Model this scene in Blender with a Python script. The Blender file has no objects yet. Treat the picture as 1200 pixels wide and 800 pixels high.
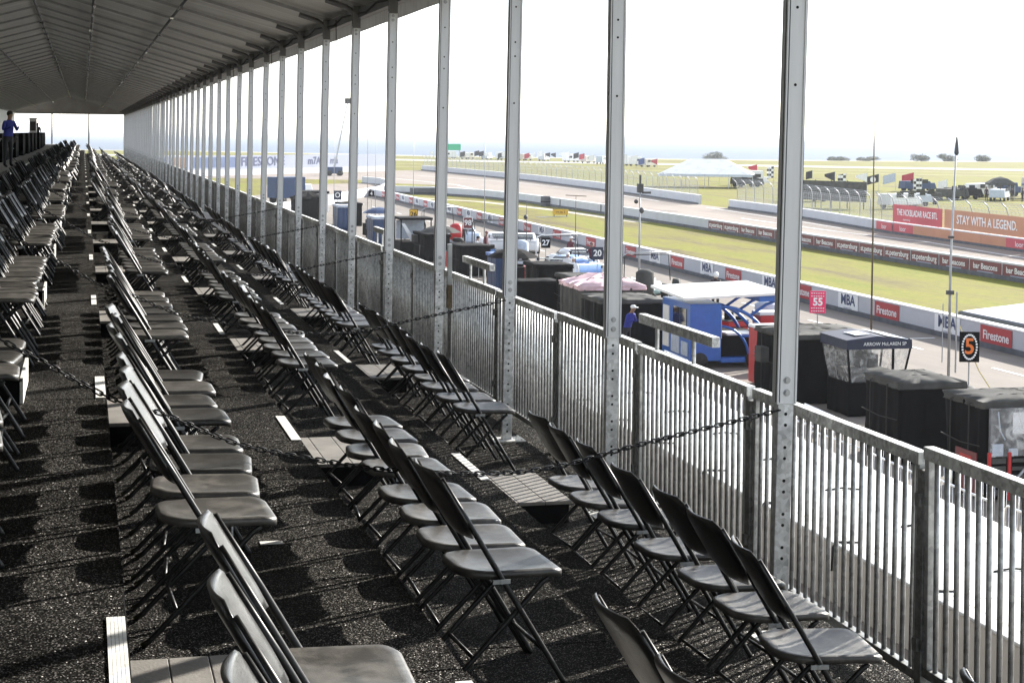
import bpy, bmesh, math, random
from mathutils import Vector, Matrix, noise
random.seed(11)
RAD = math.radians
sc = bpy.context.scene
COL = sc.collection

# ------------------------------------------------------------------ helpers
def link(o):
    COL.objects.link(o)
    return o

def tag(o, label=None, cat=None, group=None, kind=None):
    if label: o['label'] = label
    if cat: o['category'] = cat
    if group: o['group'] = group
    if kind: o['kind'] = kind
    return o

def empty(name, loc=(0, 0, 0), rz=0.0):
    o = link(bpy.data.objects.new(name, None))
    o.location = loc
    o.rotation_euler = (0, 0, rz)
    o.empty_display_size = 0.1
    return o

OUT = False
KX, KY, SH = 1.013, 1.169, .1012        # survey grid of the track side -> metres
def gx(p):
    return (KX * p[0], KY * p[1] + SH * p[0]) + tuple(p[2:]) if OUT else tuple(p)
def thing(name, label, cat, loc=(0, 0, 0), rz=0.0, group=None):
    return tag(empty(name, gx(loc), rz), label, cat, group)

class MB:
    def __init__(s):
        s.v = []; s.f = []; s.m = []
    def add(s, vs, fs, mi=0):
        b = len(s.v)
        s.v.extend([tuple(p) for p in vs])
        for f in fs:
            s.f.append(tuple(b + i for i in f)); s.m.append(mi)
        return s
    def box(s, x0, x1, y0, y1, z0, z1, mi=0, top=None):
        # top: (dx0,dx1,dy0,dy1) insets of the upper face
        t = top or (0, 0, 0, 0)
        vs = [(x0, y0, z0), (x1, y0, z0), (x1, y1, z0), (x0, y1, z0),
              (x0 + t[0], y0 + t[2], z1), (x1 - t[1], y0 + t[2], z1), (x1 - t[1], y1 - t[3], z1), (x0 + t[0], y1 - t[3], z1)]
        return s.add(vs, [(3, 2, 1, 0), (4, 5, 6, 7), (0, 1, 5, 4), (1, 2, 6, 5), (2, 3, 7, 6), (3, 0, 4, 7)], mi)
    def obox(s, c, size, mat, mi=0):
        hx, hy, hz = size[0] / 2, size[1] / 2, size[2] / 2
        vs = [Vector(c) + mat @ Vector((x, y, z)) for z in (-hz, hz) for (x, y) in ((-hx, -hy), (hx, -hy), (hx, hy), (-hx, hy))]
        return s.add(vs, [(3, 2, 1, 0), (4, 5, 6, 7), (0, 1, 5, 4), (1, 2, 6, 5), (2, 3, 7, 6), (3, 0, 4, 7)], mi)
    def tube(s, pts, r, n=8, cap=True, mi=0, closed=False, sq=1.0):
        pts = [Vector(p) for p in pts]
        rs = r if isinstance(r, (list, tuple)) else [r] * len(pts)
        k = len(pts); vs = []; up = None
        for i, p in enumerate(pts):
            a = pts[i - 1] if (i > 0 or closed) else p
            b = pts[(i + 1) % k] if (i < k - 1 or closed) else p
            d = (b - a).normalized()
            if up is None:
                up = Vector((0, 0, 1)) if abs(d.z) < 0.9 else Vector((0, 1, 0))
            x = d.cross(up)
            if x.length < 1e-6: x = d.cross(Vector((1, 0, 0)))
            x.normalize(); y = x.cross(d).normalized(); up = y
            for j in range(n):
                t = 2 * math.pi * (j + .5) / n
                vs.append(p + x * (math.cos(t) * rs[i]) + y * (math.sin(t) * rs[i] * sq))
        fs = []
        for i in range(k if closed else k - 1):
            i2 = (i + 1) % k
            for j in range(n):
                j2 = (j + 1) % n
                fs.append((i * n + j, i * n + j2, i2 * n + j2, i2 * n + j))
        if cap and not closed:
            fs.append(tuple(range(n - 1, -1, -1)))
            fs.append(tuple((k - 1) * n + j for j in range(n)))
        return s.add(vs, fs, mi)
    def cyl(s, c, r, h, n=16, axis='z', mi=0, r2=None):
        c = Vector(c); d = {'x': Vector((1, 0, 0)), 'y': Vector((0, 1, 0)), 'z': Vector((0, 0, 1))}[axis]
        return s.tube([c, c + d * h], [r, r if r2 is None else r2], n, True, mi)
    def grid(s, fn, nu, nv, mi=0, flip=False):
        vs = [fn(i / nu, j / nv) for j in range(nv + 1) for i in range(nu + 1)]
        fs = []
        for j in range(nv):
            for i in range(nu):
                a = j * (nu + 1) + i
                q = (a, a + 1, a + nu + 2, a + nu + 1)
                fs.append(q[::-1] if flip else q)
        return s.add(vs, fs, mi)
    def loop(s, rings, cap=True, mi=0):
        n = len(rings[0]); vs = [p for r in rings for p in r]; fs = []
        for i in range(len(rings) - 1):
            for j in range(n):
                j2 = (j + 1) % n
                fs.append((i * n + j, i * n + j2, (i + 1) * n + j2, (i + 1) * n + j))
        if cap:
            fs.append(tuple(range(n - 1, -1, -1)))
            fs.append(tuple((len(rings) - 1) * n + j for j in range(n)))
        return s.add(vs, fs, mi)
    def ball(s, c, rx, ry, rz, nu=12, nv=8, mi=0):
        c = Vector(c); vs = []; fs = []
        for j in range(nv + 1):
            ph = -math.pi / 2 + math.pi * j / nv
            for i in range(nu):
                t = 2 * math.pi * i / nu
                vs.append(c + Vector((rx * math.cos(ph) * math.cos(t), ry * math.cos(ph) * math.sin(t), rz * math.sin(ph))))
        for j in range(nv):
            for i in range(nu):
                i2 = (i + 1) % nu
                fs.append((j * nu + i, j * nu + i2, (j + 1) * nu + i2, (j + 1) * nu + i))
        return s.add(vs, fs, mi)
    def poly(s, pts, z0, z1, mi=0):
        n = len(pts)
        vs = [(p[0], p[1], z0) for p in pts] + [(p[0], p[1], z1) for p in pts]
        fs = [tuple(range(n - 1, -1, -1)), tuple(range(n, 2 * n))]
        for i in range(n):
            j = (i + 1) % n
            fs.append((i, j, n + j, n + i))
        return s.add(vs, fs, mi)
    def mesh(s, name, mats, smooth=False):
        me = bpy.data.meshes.new(name)
        me.from_pydata(s.v, [], s.f)
        if not isinstance(mats, (list, tuple)): mats = [mats]
        for m in mats: me.materials.append(m)
        if len(mats) > 1: me.polygons.foreach_set('material_index', s.m)
        if smooth: me.polygons.foreach_set('use_smooth', [True] * len(s.f))
        me.update()
        return me
    def build(s, name, mats, parent=None, smooth=False, bevel=0.0, loc=None, fix=True):
        me = s.mesh(name, mats, smooth)
        if fix:
            bm = bmesh.new(); bm.from_mesh(me)
            bmesh.ops.recalc_face_normals(bm, faces=bm.faces)
            bm.to_mesh(me); bm.free()
        o = link(bpy.data.objects.new(name, me))
        if parent is not None: o.parent = parent
        if loc: o.location = loc
        if bevel > 0:
            md = o.modifiers.new('bevel', 'BEVEL'); md.width = bevel; md.segments = 2; md.limit_method = 'ANGLE'
        return o

def copy_tree(o, parent=None):
    c = o.copy(); COL.objects.link(c); c.parent = parent
    for ch in list(o.children): copy_tree(ch, c)
    return c

TXT = {}
def text(name, body, size, mat, parent, loc, rot, align='CENTER', sx=1.0, ext=0.002, bold=0.0):
    key = (body, size, mat.name, align, ext, bold)
    me = TXT.get(key)
    if me is None:
        cu = bpy.data.curves.new(name, 'FONT'); cu.body = body; cu.size = size; cu.align_x = align; cu.align_y = 'CENTER'
        cu.extrude = ext; cu.offset = bold; cu.resolution_u = 3
        cu.materials.append(mat)
        tmp = link(bpy.data.objects.new('tmp', cu)); dg = bpy.context.evaluated_depsgraph_get()
        me = bpy.data.meshes.new_from_object(tmp.evaluated_get(dg)); me.name = name
        bpy.data.objects.remove(tmp); TXT[key] = me
    o = link(bpy.data.objects.new(name, me))
    o.parent = parent; o.location = loc; o.rotation_euler = rot; o.scale = (sx, 1, 1)
    return o
FACE_W = (RAD(90), 0, RAD(-90))      # lettering on a face that looks towards -X
FACE_S = (RAD(90), 0, 0)             # lettering on a face that looks towards -Y

# ------------------------------------------------------------------ materials
MATS = {}
def mat(name, col, rough=.6, metal=0.0, var=.12, scale=6.0, bump=0.0, bscale=60.0, spec=.5, rvar=0.0, dirt=None, dscale=3.0, damt=.5, stretch=None):
    m = bpy.data.materials.new(name); m.use_nodes = True; MATS[name] = m
    nt = m.node_tree; N = nt.nodes; L = nt.links
    b = N['Principled BSDF']
    b.inputs['Roughness'].default_value = rough; b.inputs['Metallic'].default_value = metal
    b.inputs['Specular IOR Level'].default_value = spec
    geo = N.new('ShaderNodeNewGeometry'); src = geo.outputs['Position']
    if stretch:
        mp = N.new('ShaderNodeMapping'); mp.inputs['Scale'].default_value = stretch
        L.new(src, mp.inputs['Vector']); src = mp.outputs['Vector']
    nz = N.new('ShaderNodeTexNoise'); nz.inputs['Scale'].default_value = scale; nz.inputs['Detail'].default_value = 5
    L.new(src, nz.inputs['Vector'])
    rp = N.new('ShaderNodeValToRGB')
    e = rp.color_ramp.elements
    e[0].position = .3; e[1].position = .7
    e[0].color = [max(0, c * (1 - var)) for c in col] + [1]; e[1].color = [min(1, c * (1 + var)) for c in col] + [1]
    L.new(nz.outputs['Fac'], rp.inputs['Fac']); out = rp.outputs['Color']
    if dirt:
        n2 = N.new('ShaderNodeTexNoise'); n2.inputs['Scale'].default_value = dscale; n2.inputs['Detail'].default_value = 8; n2.inputs['Roughness'].default_value = .65
        L.new(src, n2.inputs['Vector'])
        r2 = N.new('ShaderNodeValToRGB'); r2.color_ramp.elements[0].position = .48; r2.color_ramp.elements[1].position = .68
        r2.color_ramp.elements[1].color = (damt, damt, damt, 1)
        L.new(n2.outputs['Fac'], r2.inputs['Fac'])
        mx = N.new('ShaderNodeMixRGB'); mx.inputs['Color2'].default_value = list(dirt) + [1]
        L.new(r2.outputs['Color'], mx.inputs['Fac']); L.new(out, mx.inputs['Color1']); out = mx.outputs['Color']
    L.new(out, b.inputs['Base Color'])
    if rvar:
        n3 = N.new('ShaderNodeTexNoise'); n3.inputs['Scale'].default_value = 25; n3.inputs['Detail'].default_value = 4
        L.new(src, n3.inputs['Vector'])
        mr = N.new('ShaderNodeMapRange'); mr.inputs['To Min'].default_value = rough - rvar; mr.inputs['To Max'].default_value = rough + rvar
        L.new(n3.outputs['Fac'], mr.inputs['Value']); L.new(mr.outputs['Result'], b.inputs['Roughness'])
    if bump:
        n4 = N.new('ShaderNodeTexNoise'); n4.inputs['Scale'].default_value = bscale; n4.inputs['Detail'].default_value = 3
        L.new(src, n4.inputs['Vector'])
        bp = N.new('ShaderNodeBump'); bp.inputs['Strength'].default_value = bump; bp.inputs['Distance'].default_value = .01
        L.new(n4.outputs['Fac'], bp.inputs['Height']); L.new(bp.outputs['Normal'], b.inputs['Normal'])
    return m

def vary(m, lo, hi):
    # each chair a little lighter or darker, cleaner or dustier than the next
    nt = m.node_tree; N = nt.nodes; L = nt.links; b = N['Principled BSDF']
    src = b.inputs['Base Color'].links[0].from_socket
    oi = N.new('ShaderNodeObjectInfo'); mr = N.new('ShaderNodeMapRange'); mr.inputs['To Min'].default_value = lo; mr.inputs['To Max'].default_value = hi
    L.new(oi.outputs['Random'], mr.inputs['Value'])
    vm = N.new('ShaderNodeVectorMath'); vm.operation = 'SCALE'; L.new(src, vm.inputs[0]); L.new(mr.outputs['Result'], vm.inputs['Scale']); L.new(vm.outputs[0], b.inputs['Base Color'])

def rubber_mat():
    m = bpy.data.materials.new('rubber_crumb'); m.use_nodes = True
    nt = m.node_tree; N = nt.nodes; L = nt.links; b = N['Principled BSDF']
    geo = N.new('ShaderNodeNewGeometry')
    vo = N.new('ShaderNodeTexVoronoi'); vo.inputs['Scale'].default_value = 235
    L.new(geo.outputs['Position'], vo.inputs['Vector'])
    sep = N.new('ShaderNodeSeparateColor'); L.new(vo.outputs['Color'], sep.inputs['Color'])
    rp = N.new('ShaderNodeValToRGB'); e = rp.color_ramp.elements
    e[0].position = .0; e[0].color = (.0035, .0035, .0034, 1); e[1].position = .58; e[1].color = (.007, .0068, .0064, 1)
    x = e.new(.74); x.color = (.014, .0135, .0125, 1); x = e.new(.90); x.color = (.042, .040, .037, 1); x = e.new(.985); x.color = (.17, .16, .148, 1)
    L.new(sep.outputs['Red'], rp.inputs['Fac'])
    nz = N.new('ShaderNodeTexNoise'); nz.inputs['Scale'].default_value = 1.3; nz.inputs['Detail'].default_value = 6
    L.new(geo.outputs['Position'], nz.inputs['Vector'])
    r2 = N.new('ShaderNodeValToRGB'); r2.color_ramp.elements[0].position = .3; r2.color_ramp.elements[0].color = (.62, .62, .62, 1)
    r2.color_ramp.elements[1].position = .7; r2.color_ramp.elements[1].color = (1.65, 1.63, 1.60, 1)
    L.new(nz.outputs['Fac'], r2.inputs['Fac'])
    mx = N.new('ShaderNodeMixRGB'); mx.blend_type = 'MULTIPLY'; mx.inputs['Fac'].default_value = 1
    L.new(rp.outputs['Color'], mx.inputs['Color1']); L.new(r2.outputs['Color'], mx.inputs['Color2'])
    L.new(mx.outputs['Color'], b.inputs['Base Color'])
    b.inputs['Roughness'].default_value = .9; b.inputs['Specular IOR Level'].default_value = .0
    # every crumb is a small facet turned its own way
    sub = N.new('ShaderNodeVectorMath'); sub.operation = 'SUBTRACT'; sub.inputs[1].default_value = (.5, .5, .5); L.new(vo.outputs['Color'], sub.inputs[0])
    scl = N.new('ShaderNodeVectorMath'); scl.operation = 'SCALE'; scl.inputs['Scale'].default_value = 1.9; L.new(sub.outputs[0], scl.inputs[0])
    add = N.new('ShaderNodeVectorMath'); add.operation = 'ADD'; L.new(geo.outputs['Normal'], add.inputs[0]); L.new(scl.outputs[0], add.inputs[1])
    bp = N.new('ShaderNodeVectorMath'); bp.operation = 'NORMALIZE'; L.new(add.outputs[0], bp.inputs[0])
    # seams between the mat strips
    gl = N.new('ShaderNodeBsdfGlossy'); gl.inputs['Roughness'].default_value = .30; gl.inputs['Color'].default_value = (1, .97, .92, 1)
    L.new(bp.outputs[0], gl.inputs['Normal'])
    ms = N.new('ShaderNodeMixShader'); ms.inputs['Fac'].default_value = .013
    L.new(b.outputs[0], ms.inputs[1]); L.new(gl.outputs[0], ms.inputs[2]); L.new(ms.outputs[0], N['Material Output'].inputs['Surface'])
    return m

def galv(name, col, rough):
    m = bpy.data.materials.new(name); m.use_nodes = True
    nt = m.node_tree; N = nt.nodes; L = nt.links; b = N['Principled BSDF']
    geo = N.new('ShaderNodeNewGeometry')
    vo = N.new('ShaderNodeTexVoronoi'); vo.inputs['Scale'].default_value = 42
    L.new(geo.outputs['Position'], vo.inputs['Vector'])
    nz = N.new('ShaderNodeTexNoise'); nz.inputs['Scale'].default_value = 9; nz.inputs['Detail'].default_value = 6
    L.new(geo.outputs['Position'], nz.inputs['Vector'])
    sep = N.new('ShaderNodeSeparateColor'); L.new(vo.outputs['Color'], sep.inputs['Color'])
    ad = N.new('ShaderNodeMath'); ad.operation = 'MULTIPLY_ADD'; ad.inputs[1].default_value = .35
    L.new(sep.outputs['Red'], ad.inputs[0]); L.new(nz.outputs['Fac'], ad.inputs[2])
    rp = N.new('ShaderNodeValToRGB'); e = rp.color_ramp.elements
    e[0].position = .4; e[0].color = [c * .6 for c in col] + [1]; e[1].position = .95; e[1].color = [min(1, c * 1.25) for c in col] + [1]
    L.new(ad.outputs[0], rp.inputs['Fac']); L.new(rp.outputs['Color'], b.inputs['Base Color'])
    b.inputs['Metallic'].default_value = .55; b.inputs['Roughness'].default_value = rough
    return m

def grass_mat():
    m = bpy.data.materials.new('dry_grass'); m.use_nodes = True
    nt = m.node_tree; N = nt.nodes; L = nt.links; b = N['Principled BSDF']
    geo = N.new('ShaderNodeNewGeometry')
    mp = N.new('ShaderNodeMapping'); mp.inputs['Rotation'].default_value = (0, 0, RAD(-6)); mp.inputs['Scale'].default_value = (.30, .045, 1)
    L.new(geo.outputs['Position'], mp.inputs['Vector'])
    n1 = N.new('ShaderNodeTexNoise'); n1.inputs['Scale'].default_value = 1.0; n1.inputs['Detail'].default_value = 9; n1.inputs['Roughness'].default_value = .68
    L.new(mp.outputs['Vector'], n1.inputs['Vector'])
    rp = N.new('ShaderNodeValToRGB'); e = rp.color_ramp.elements
    e[0].position = .36; e[0].color = (.125, .098, .050, 1); e[1].position = .62; e[1].color = (.165, .182, .018, 1)
    x = e.new(.46); x.color = (.185, .165, .038, 1); x = e.new(.54); x.color = (.205, .198, .026, 1)
    L.new(n1.outputs['Fac'], rp.inputs['Fac'])
    n2 = N.new('ShaderNodeTexNoise'); n2.inputs['Scale'].default_value = 3.5; n2.inputs['Detail'].default_value = 8; n2.inputs['Roughness'].default_value = .8
    L.new(geo.outputs['Position'], n2.inputs['Vector'])
    r2 = N.new('ShaderNodeValToRGB'); r2.color_ramp.elements[0].position = .3; r2.color_ramp.elements[0].color = (.62, .62, .6, 1)
    r2.color_ramp.elements[1].position = .72; r2.color_ramp.elements[1].color = (1.2, 1.2, 1.15, 1)
    L.new(n2.outputs['Fac'], r2.inputs['Fac'])
    mx = N.new('ShaderNodeMixRGB'); mx.blend_type = 'MULTIPLY'; mx.inputs['Fac'].default_value = 1
    L.new(rp.outputs['Color'], mx.inputs['Color1']); L.new(r2.outputs['Color'], mx.inputs['Color2'])
    L.new(mx.outputs['Color'], b.inputs['Base Color']); b.inputs['Roughness'].default_value = .9; b.inputs['Specular IOR Level'].default_value = .1
    return m

def fabric(name, col, trans=.0, rough=.8, bump=.3, scale=(1, 6, 1)):
    m = bpy.data.materials.new(name); m.use_nodes = True
    nt = m.node_tree; N = nt.nodes; L = nt.links; b = N['Principled BSDF']
    b.inputs['Roughness'].default_value = rough; b.inputs['Specular IOR Level'].default_value = .25
    geo = N.new('ShaderNodeNewGeometry'); mp = N.new('ShaderNodeMapping'); mp.inputs['Scale'].default_value = scale
    L.new(geo.outputs['Position'], mp.inputs['Vector'])
    nz = N.new('ShaderNodeTexNoise'); nz.inputs['Scale'].default_value = 1.2; nz.inputs['Detail'].default_value = 5
    L.new(mp.outputs['Vector'], nz.inputs['Vector'])
    rp = N.new('ShaderNodeValToRGB'); e = rp.color_ramp.elements
    e[0].position = .3; e[0].color = [c * .85 for c in col] + [1]; e[1].position = .7; e[1].color = [min(1, c * 1.12) for c in col] + [1]
    L.new(nz.outputs['Fac'], rp.inputs['Fac']); L.new(rp.outputs['Color'], b.inputs['Base Color'])
    bp = N.new('ShaderNodeBump'); bp.inputs['Strength'].default_value = bump; bp.inputs['Distance'].default_value = .05
    L.new(nz.outputs['Fac'], bp.inputs['Height']); L.new(bp.outputs['Normal'], b.inputs['Normal'])
    if trans:
        tr = N.new('ShaderNodeBsdfTranslucent'); L.new(rp.outputs['Color'], tr.inputs['Color'])
        mx = N.new('ShaderNodeMixShader'); mx.inputs['Fac'].default_value = trans
        L.new(b.outputs[0], mx.inputs[1]); L.new(tr.outputs[0], mx.inputs[2])
        L.new(mx.outputs[0], N['Material Output'].inputs['Surface'])
    return m

def clear_plastic():
    m = bpy.data.materials.new('clear_vinyl'); m.use_nodes = True
    nt = m.node_tree; N = nt.nodes; L = nt.links; b = N['Principled BSDF']
    b.inputs['Base Color'].default_value = (.75, .75, .74, 1); b.inputs['Roughness'].default_value = .12
    geo = N.new('ShaderNodeNewGeometry')
    nz = N.new('ShaderNodeTexNoise'); nz.inputs['Scale'].default_value = 3.0; nz.inputs['Detail'].default_value = 5; nz.inputs['Distortion'].default_value = 1.2
    L.new(geo.outputs['Position'], nz.inputs['Vector'])
    bp = N.new('ShaderNodeBump'); bp.inputs['Strength'].default_value = .8; bp.inputs['Distance'].default_value = .08
    L.new(nz.outputs['Fac'], bp.inputs['Height']); L.new(bp.outputs['Normal'], b.inputs['Normal'])
    rp = N.new('ShaderNodeValToRGB'); rp.color_ramp.elements[0].position = .42; rp.color_ramp.elements[0].color = (.12, .12, .12, 1)
    rp.color_ramp.elements[1].position = .66; rp.color_ramp.elements[1].color = (.55, .55, .55, 1)
    L.new(nz.outputs['Fac'], rp.inputs['Fac'])
    tr = N.new('ShaderNodeBsdfTransparent'); mx = N.new('ShaderNodeMixShader')
    L.new(rp.outputs['Color'], mx.inputs['Fac']); L.new(tr.outputs[0], mx.inputs[1]); L.new(b.outputs[0], mx.inputs[2])
    L.new(mx.outputs[0], N['Material Output'].inputs['Surface'])
    return m

def veil_mat():
    # fine chain link: thin wires with mostly open gaps
    m = bpy.data.materials.new('chain_link_wire'); m.use_nodes = True
    nt = m.node_tree; N = nt.nodes; L = nt.links; b = N['Principled BSDF']
    b.inputs['Base Color'].default_value = (.45, .46, .48, 1); b.inputs['Roughness'].default_value = .5
    geo = N.new('ShaderNodeNewGeometry'); sp = N.new('ShaderNodeSeparateXYZ'); L.new(geo.outputs['Position'], sp.inputs[0])
    def wave(sgn):
        a = N.new('ShaderNodeMath'); a.operation = 'MULTIPLY'; a.inputs[1].default_value = sgn; L.new(sp.outputs['Z'], a.inputs[0])
        c = N.new('ShaderNodeMath'); c.operation = 'ADD'; L.new(sp.outputs['Y'], c.inputs[0]); L.new(a.outputs[0], c.inputs[1])
        d = N.new('ShaderNodeMath'); d.operation = 'MULTIPLY'; d.inputs[1].default_value = 12; L.new(c.outputs[0], d.inputs[0])
        f = N.new('ShaderNodeMath'); f.operation = 'FRACT'; L.new(d.outputs[0], f.inputs[0])
        g = N.new('ShaderNodeMath'); g.operation = 'LESS_THAN'; g.inputs[1].default_value = .13; L.new(f.outputs[0], g.inputs[0])
        return g
    mxm = N.new('ShaderNodeMath'); mxm.operation = 'MAXIMUM'; L.new(wave(1).outputs[0], mxm.inputs[0]); L.new(wave(-1).outputs[0], mxm.inputs[1])
    tr = N.new('ShaderNodeBsdfTransparent'); mx = N.new('ShaderNodeMixShader')
    L.new(mxm.outputs[0], mx.inputs['Fac']); L.new(tr.outputs[0], mx.inputs[1]); L.new(b.outputs[0], mx.inputs[2])
    L.new(mx.outputs[0], N['Material Output'].inputs['Surface'])
    return m

def checker_mat():
    m = bpy.data.materials.new('chequered_cloth'); m.use_nodes = True
    nt = m.node_tree; N = nt.nodes; L = nt.links; b = N['Principled BSDF']
    tc = N.new('ShaderNodeTexCoord'); ck = N.new('ShaderNodeTexChecker'); ck.inputs['Scale'].default_value = 2.6
    ck.inputs['Color1'].default_value = (.02, .02, .02, 1); ck.inputs['Color2'].default_value = (.8, .8, .8, 1)
    L.new(tc.outputs['Object'], ck.inputs['Vector']); L.new(ck.outputs['Color'], b.inputs['Base Color']); b.inputs['Roughness'].default_value = .8
    return m

def body_mat(name, trousers, shirt, skin, z1, z2, z3=9):
    # colours of one person's clothes and skin by height on the body
    m = bpy.data.materials.new(name); m.use_nodes = True
    nt = m.node_tree; N = nt.nodes; L = nt.links; b = N['Principled BSDF']
    tc = N.new('ShaderNodeTexCoord'); sp = N.new('ShaderNodeSeparateXYZ'); L.new(tc.outputs['Object'], sp.inputs[0])
    mr = N.new('ShaderNodeMath'); mr.operation = 'DIVIDE'; mr.inputs[1].default_value = 2.0; L.new(sp.outputs['Z'], mr.inputs[0])
    rp = N.new('ShaderNodeValToRGB'); rp.color_ramp.interpolation = 'CONSTANT'; e = rp.color_ramp.elements
    e[0].position = 0; e[0].color = list(trousers) + [1]; e[1].position = z1 / 2; e[1].color = list(shirt) + [1]
    x = e.new(z2 / 2); x.color = list(skin) + [1]
    L.new(mr.outputs[0], rp.inputs['Fac']); L.new(rp.outputs['Color'], b.inputs['Base Color']); b.inputs['Roughness'].default_value = .75
    return m

rubber = rubber_mat()
m_black_skirt = mat('black_skirt', (.006, .006, .0065), .9, spec=.1, var=.3, scale=4)
m_seat = mat('seat_plastic', (.034, .0315, .028), .40, var=.25, scale=14, rvar=.09, dirt=(.13, .12, .105), dscale=7, damt=.45, bump=.12, bscale=220)
m_back = mat('backrest_plastic', (.009, .009, .009), .32, spec=.4, var=.25, scale=14, rvar=.08, bump=.1, bscale=200)
m_leg = mat('black_painted_steel', (.008, .008, .008), .42, spec=.3, var=.3, scale=20, rvar=.08, dirt=(.05, .05, .05), dscale=30, damt=.25)
vary(m_seat, .6, 1.7); vary(m_back, .6, 1.8)
m_bracket = mat('grey_bracket', (.33, .34, .34), .45, metal=.3, var=.2)
m_alu = mat('brushed_aluminium', (.66, .67, .69), .5, metal=.2, var=.06, scale=5, stretch=(8, 8, .6), dirt=(.48, .49, .51), dscale=2.5, damt=.35)
m_alu_dark = mat('aluminium_groove', (.06, .065, .07), .6, metal=.4)
m_galv = galv('galvanised_steel', (.56, .57, .58), .5)
m_galv_bar = galv('galvanised_bar', (.40, .41, .41), .45)
m_rail_top = galv('galvanised_top_rail', (.70, .71, .70), .75)
m_rail_dark = galv('weathered_rail_steel', (.23, .235, .23), .5)
m_hole = mat('dark_hole', (.008, .008, .008), .9)
m_bolt = mat('bolt_steel', (.32, .33, .35), .35, metal=.8)
m_rust = mat('rusty_steel', (.11, .085, .05), .8, var=.4, scale=30)
m_nosing = mat('white_nosing', (.86, .86, .85), .5, var=.05)
m_board = mat('platform_board', (.36, .35, .33), .7, var=.15, scale=3)
m_strip = mat('white_tread_strip', (.72, .71, .67), .6, var=.08, scale=30, dirt=(.35, .33, .30), dscale=14, damt=.6)
m_wood = mat('step_board', (.20, .185, .165), .62, var=.18, scale=7, dirt=(.10, .09, .08), dscale=5, damt=.6, bump=.2, bscale=90)
m_roof = fabric('roof_membrane', (.54, .53, .50), 0, .75, .35, (.4, 5, 1))
m_valance = fabric('valance_fabric', (.36, .35, .33), .06, .8, .2)
m_gable = fabric('gable_fabric', (.30, .29, .28), .03, .8, .2)
m_wallfab = fabric('tent_wall_fabric', (.70, .70, .70), .3, .8, .25)
m_rafter = mat('rafter_grey', (.34, .34, .33), .7)
m_frame_dark = mat('tent_frame_grey', (.16, .16, .16), .5, metal=.4)
m_tube = mat('purlin_tube', (.14, .14, .145), .35, metal=.6)
m_clip = mat('chrome_clip', (.75, .75, .76), .18, metal=.9)
m_chain = mat('black_chain', (.02, .02, .021), .35, metal=.7, var=.4, scale=40)
m_grass = grass_mat()
m_asph = mat('pit_lane_asphalt', (.205, .178, .153), .85, var=.12, scale=1.5, dirt=(.145, .127, .11), dscale=.5, damt=.5, bump=.2, bscale=40, spec=.25, stretch=(1, .25, 1))
m_track = mat('track_concrete', (.265, .222, .19), .85, var=.10, scale=.6, dirt=(.20, .168, .145), dscale=.35, damt=.5, spec=.2, stretch=(1, .15, 1))
m_paint = mat('road_paint', (.75, .74, .72), .7, var=.06)
m_runway = mat('runway_concrete', (.42, .40, .36), .9, var=.06, scale=.05)
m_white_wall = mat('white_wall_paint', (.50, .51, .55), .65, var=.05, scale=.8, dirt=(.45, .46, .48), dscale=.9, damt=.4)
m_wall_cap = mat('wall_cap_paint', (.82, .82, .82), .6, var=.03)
m_wall_base = mat('wall_base_rubber', (.09, .095, .11), .8, var=.25, scale=2)
m_red = mat('sign_red', (.42, .035, .04), .55, var=.05)
m_maroon = mat('sign_maroon', (.16, .03, .035), .55, var=.1)
m_navytxt = mat('navy_ink', (.035, .05, .14), .6)
m_whitetxt = mat('white_ink', (.80, .80, .80), .6, var=.02)
m_greytxt = mat('grey_ink', (.30, .32, .40), .6)
m_orangeban = mat('orange_banner', (.50, .22, .12), .6, var=.1, scale=.3)
m_redban = mat('red_banner', (.50, .06, .08), .6, var=.12, scale=.3)
m_black = mat('black_canvas', (.006, .006, .007), .9, spec=.12, var=.3, scale=3, bump=.5, bscale=5)
m_black_gloss = mat('black_gloss', (.01, .01, .012), .25)
m_greycanvas = mat('grey_canvas', (.075, .074, .07), .9, var=.25, scale=3, bump=.8, bscale=4, spec=.15)
m_navy = mat('navy_canvas', (.018, .022, .05), .6, var=.15)
m_vinyl = clear_plastic()
m_blue = mat('blue_paint', (.03, .12, .42), .35, var=.08)
m_bluebox = mat('blue_box_paint', (.012, .04, .12), .5, var=.1)
m_whiteroof = mat('white_roof_panel', (.74, .74, .72), .5, var=.04, dirt=(.5, .49, .46), dscale=.8, damt=.5)
m_glass = mat('dark_glass', (.02, .025, .03), .08)
m_pole = mat('pole_grey', (.38, .39, .40), .45, metal=.4)
m_pole_dark = mat('pole_dark', (.06, .06, .06), .6)
m_pink = mat('sign_pink', (.75, .03, .13), .5, var=.04)
m_yellow = mat('sign_yellow', (.70, .42, .03), .5)
m_orange = mat('orange_ink', (.72, .16, .02), .5)
m_redp = mat('red_paint', (.45, .015, .02), .4)
m_pinkcloth = mat('pink_white_canvas', (.66, .46, .49), .7, var=.3, scale=1.5)
m_white = mat('white_paint', (.78, .78, .78), .4, var=.03)
m_floorwhite = mat('white_floor_panel', (.60, .60, .58), .6, var=.08, scale=1.2, dirt=(.33, .31, .28), dscale=1.6, damt=.6)
m_beige = mat('beige_panel', (.50, .47, .41), .7, var=.08, scale=2)
m_steel = mat('bright_steel_tube', (.62, .63, .65), .3, metal=.7)
m_strap = mat('black_strap', (.02, .02, .02), .7)
m_tyre = mat('tyre_rubber', (.02, .02, .02), .8)
m_carwhite = mat('car_white', (.72, .73, .75), .3, var=.03)
m_carsilver = mat('car_silver_blue', (.42, .50, .62), .3, var=.04)
m_carblue = mat('car_blue', (.10, .22, .50), .3)
m_teal = mat('car_teal', (.35, .55, .58), .35)
m_green = mat('green_board', (.02, .42, .24), .6)
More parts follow.
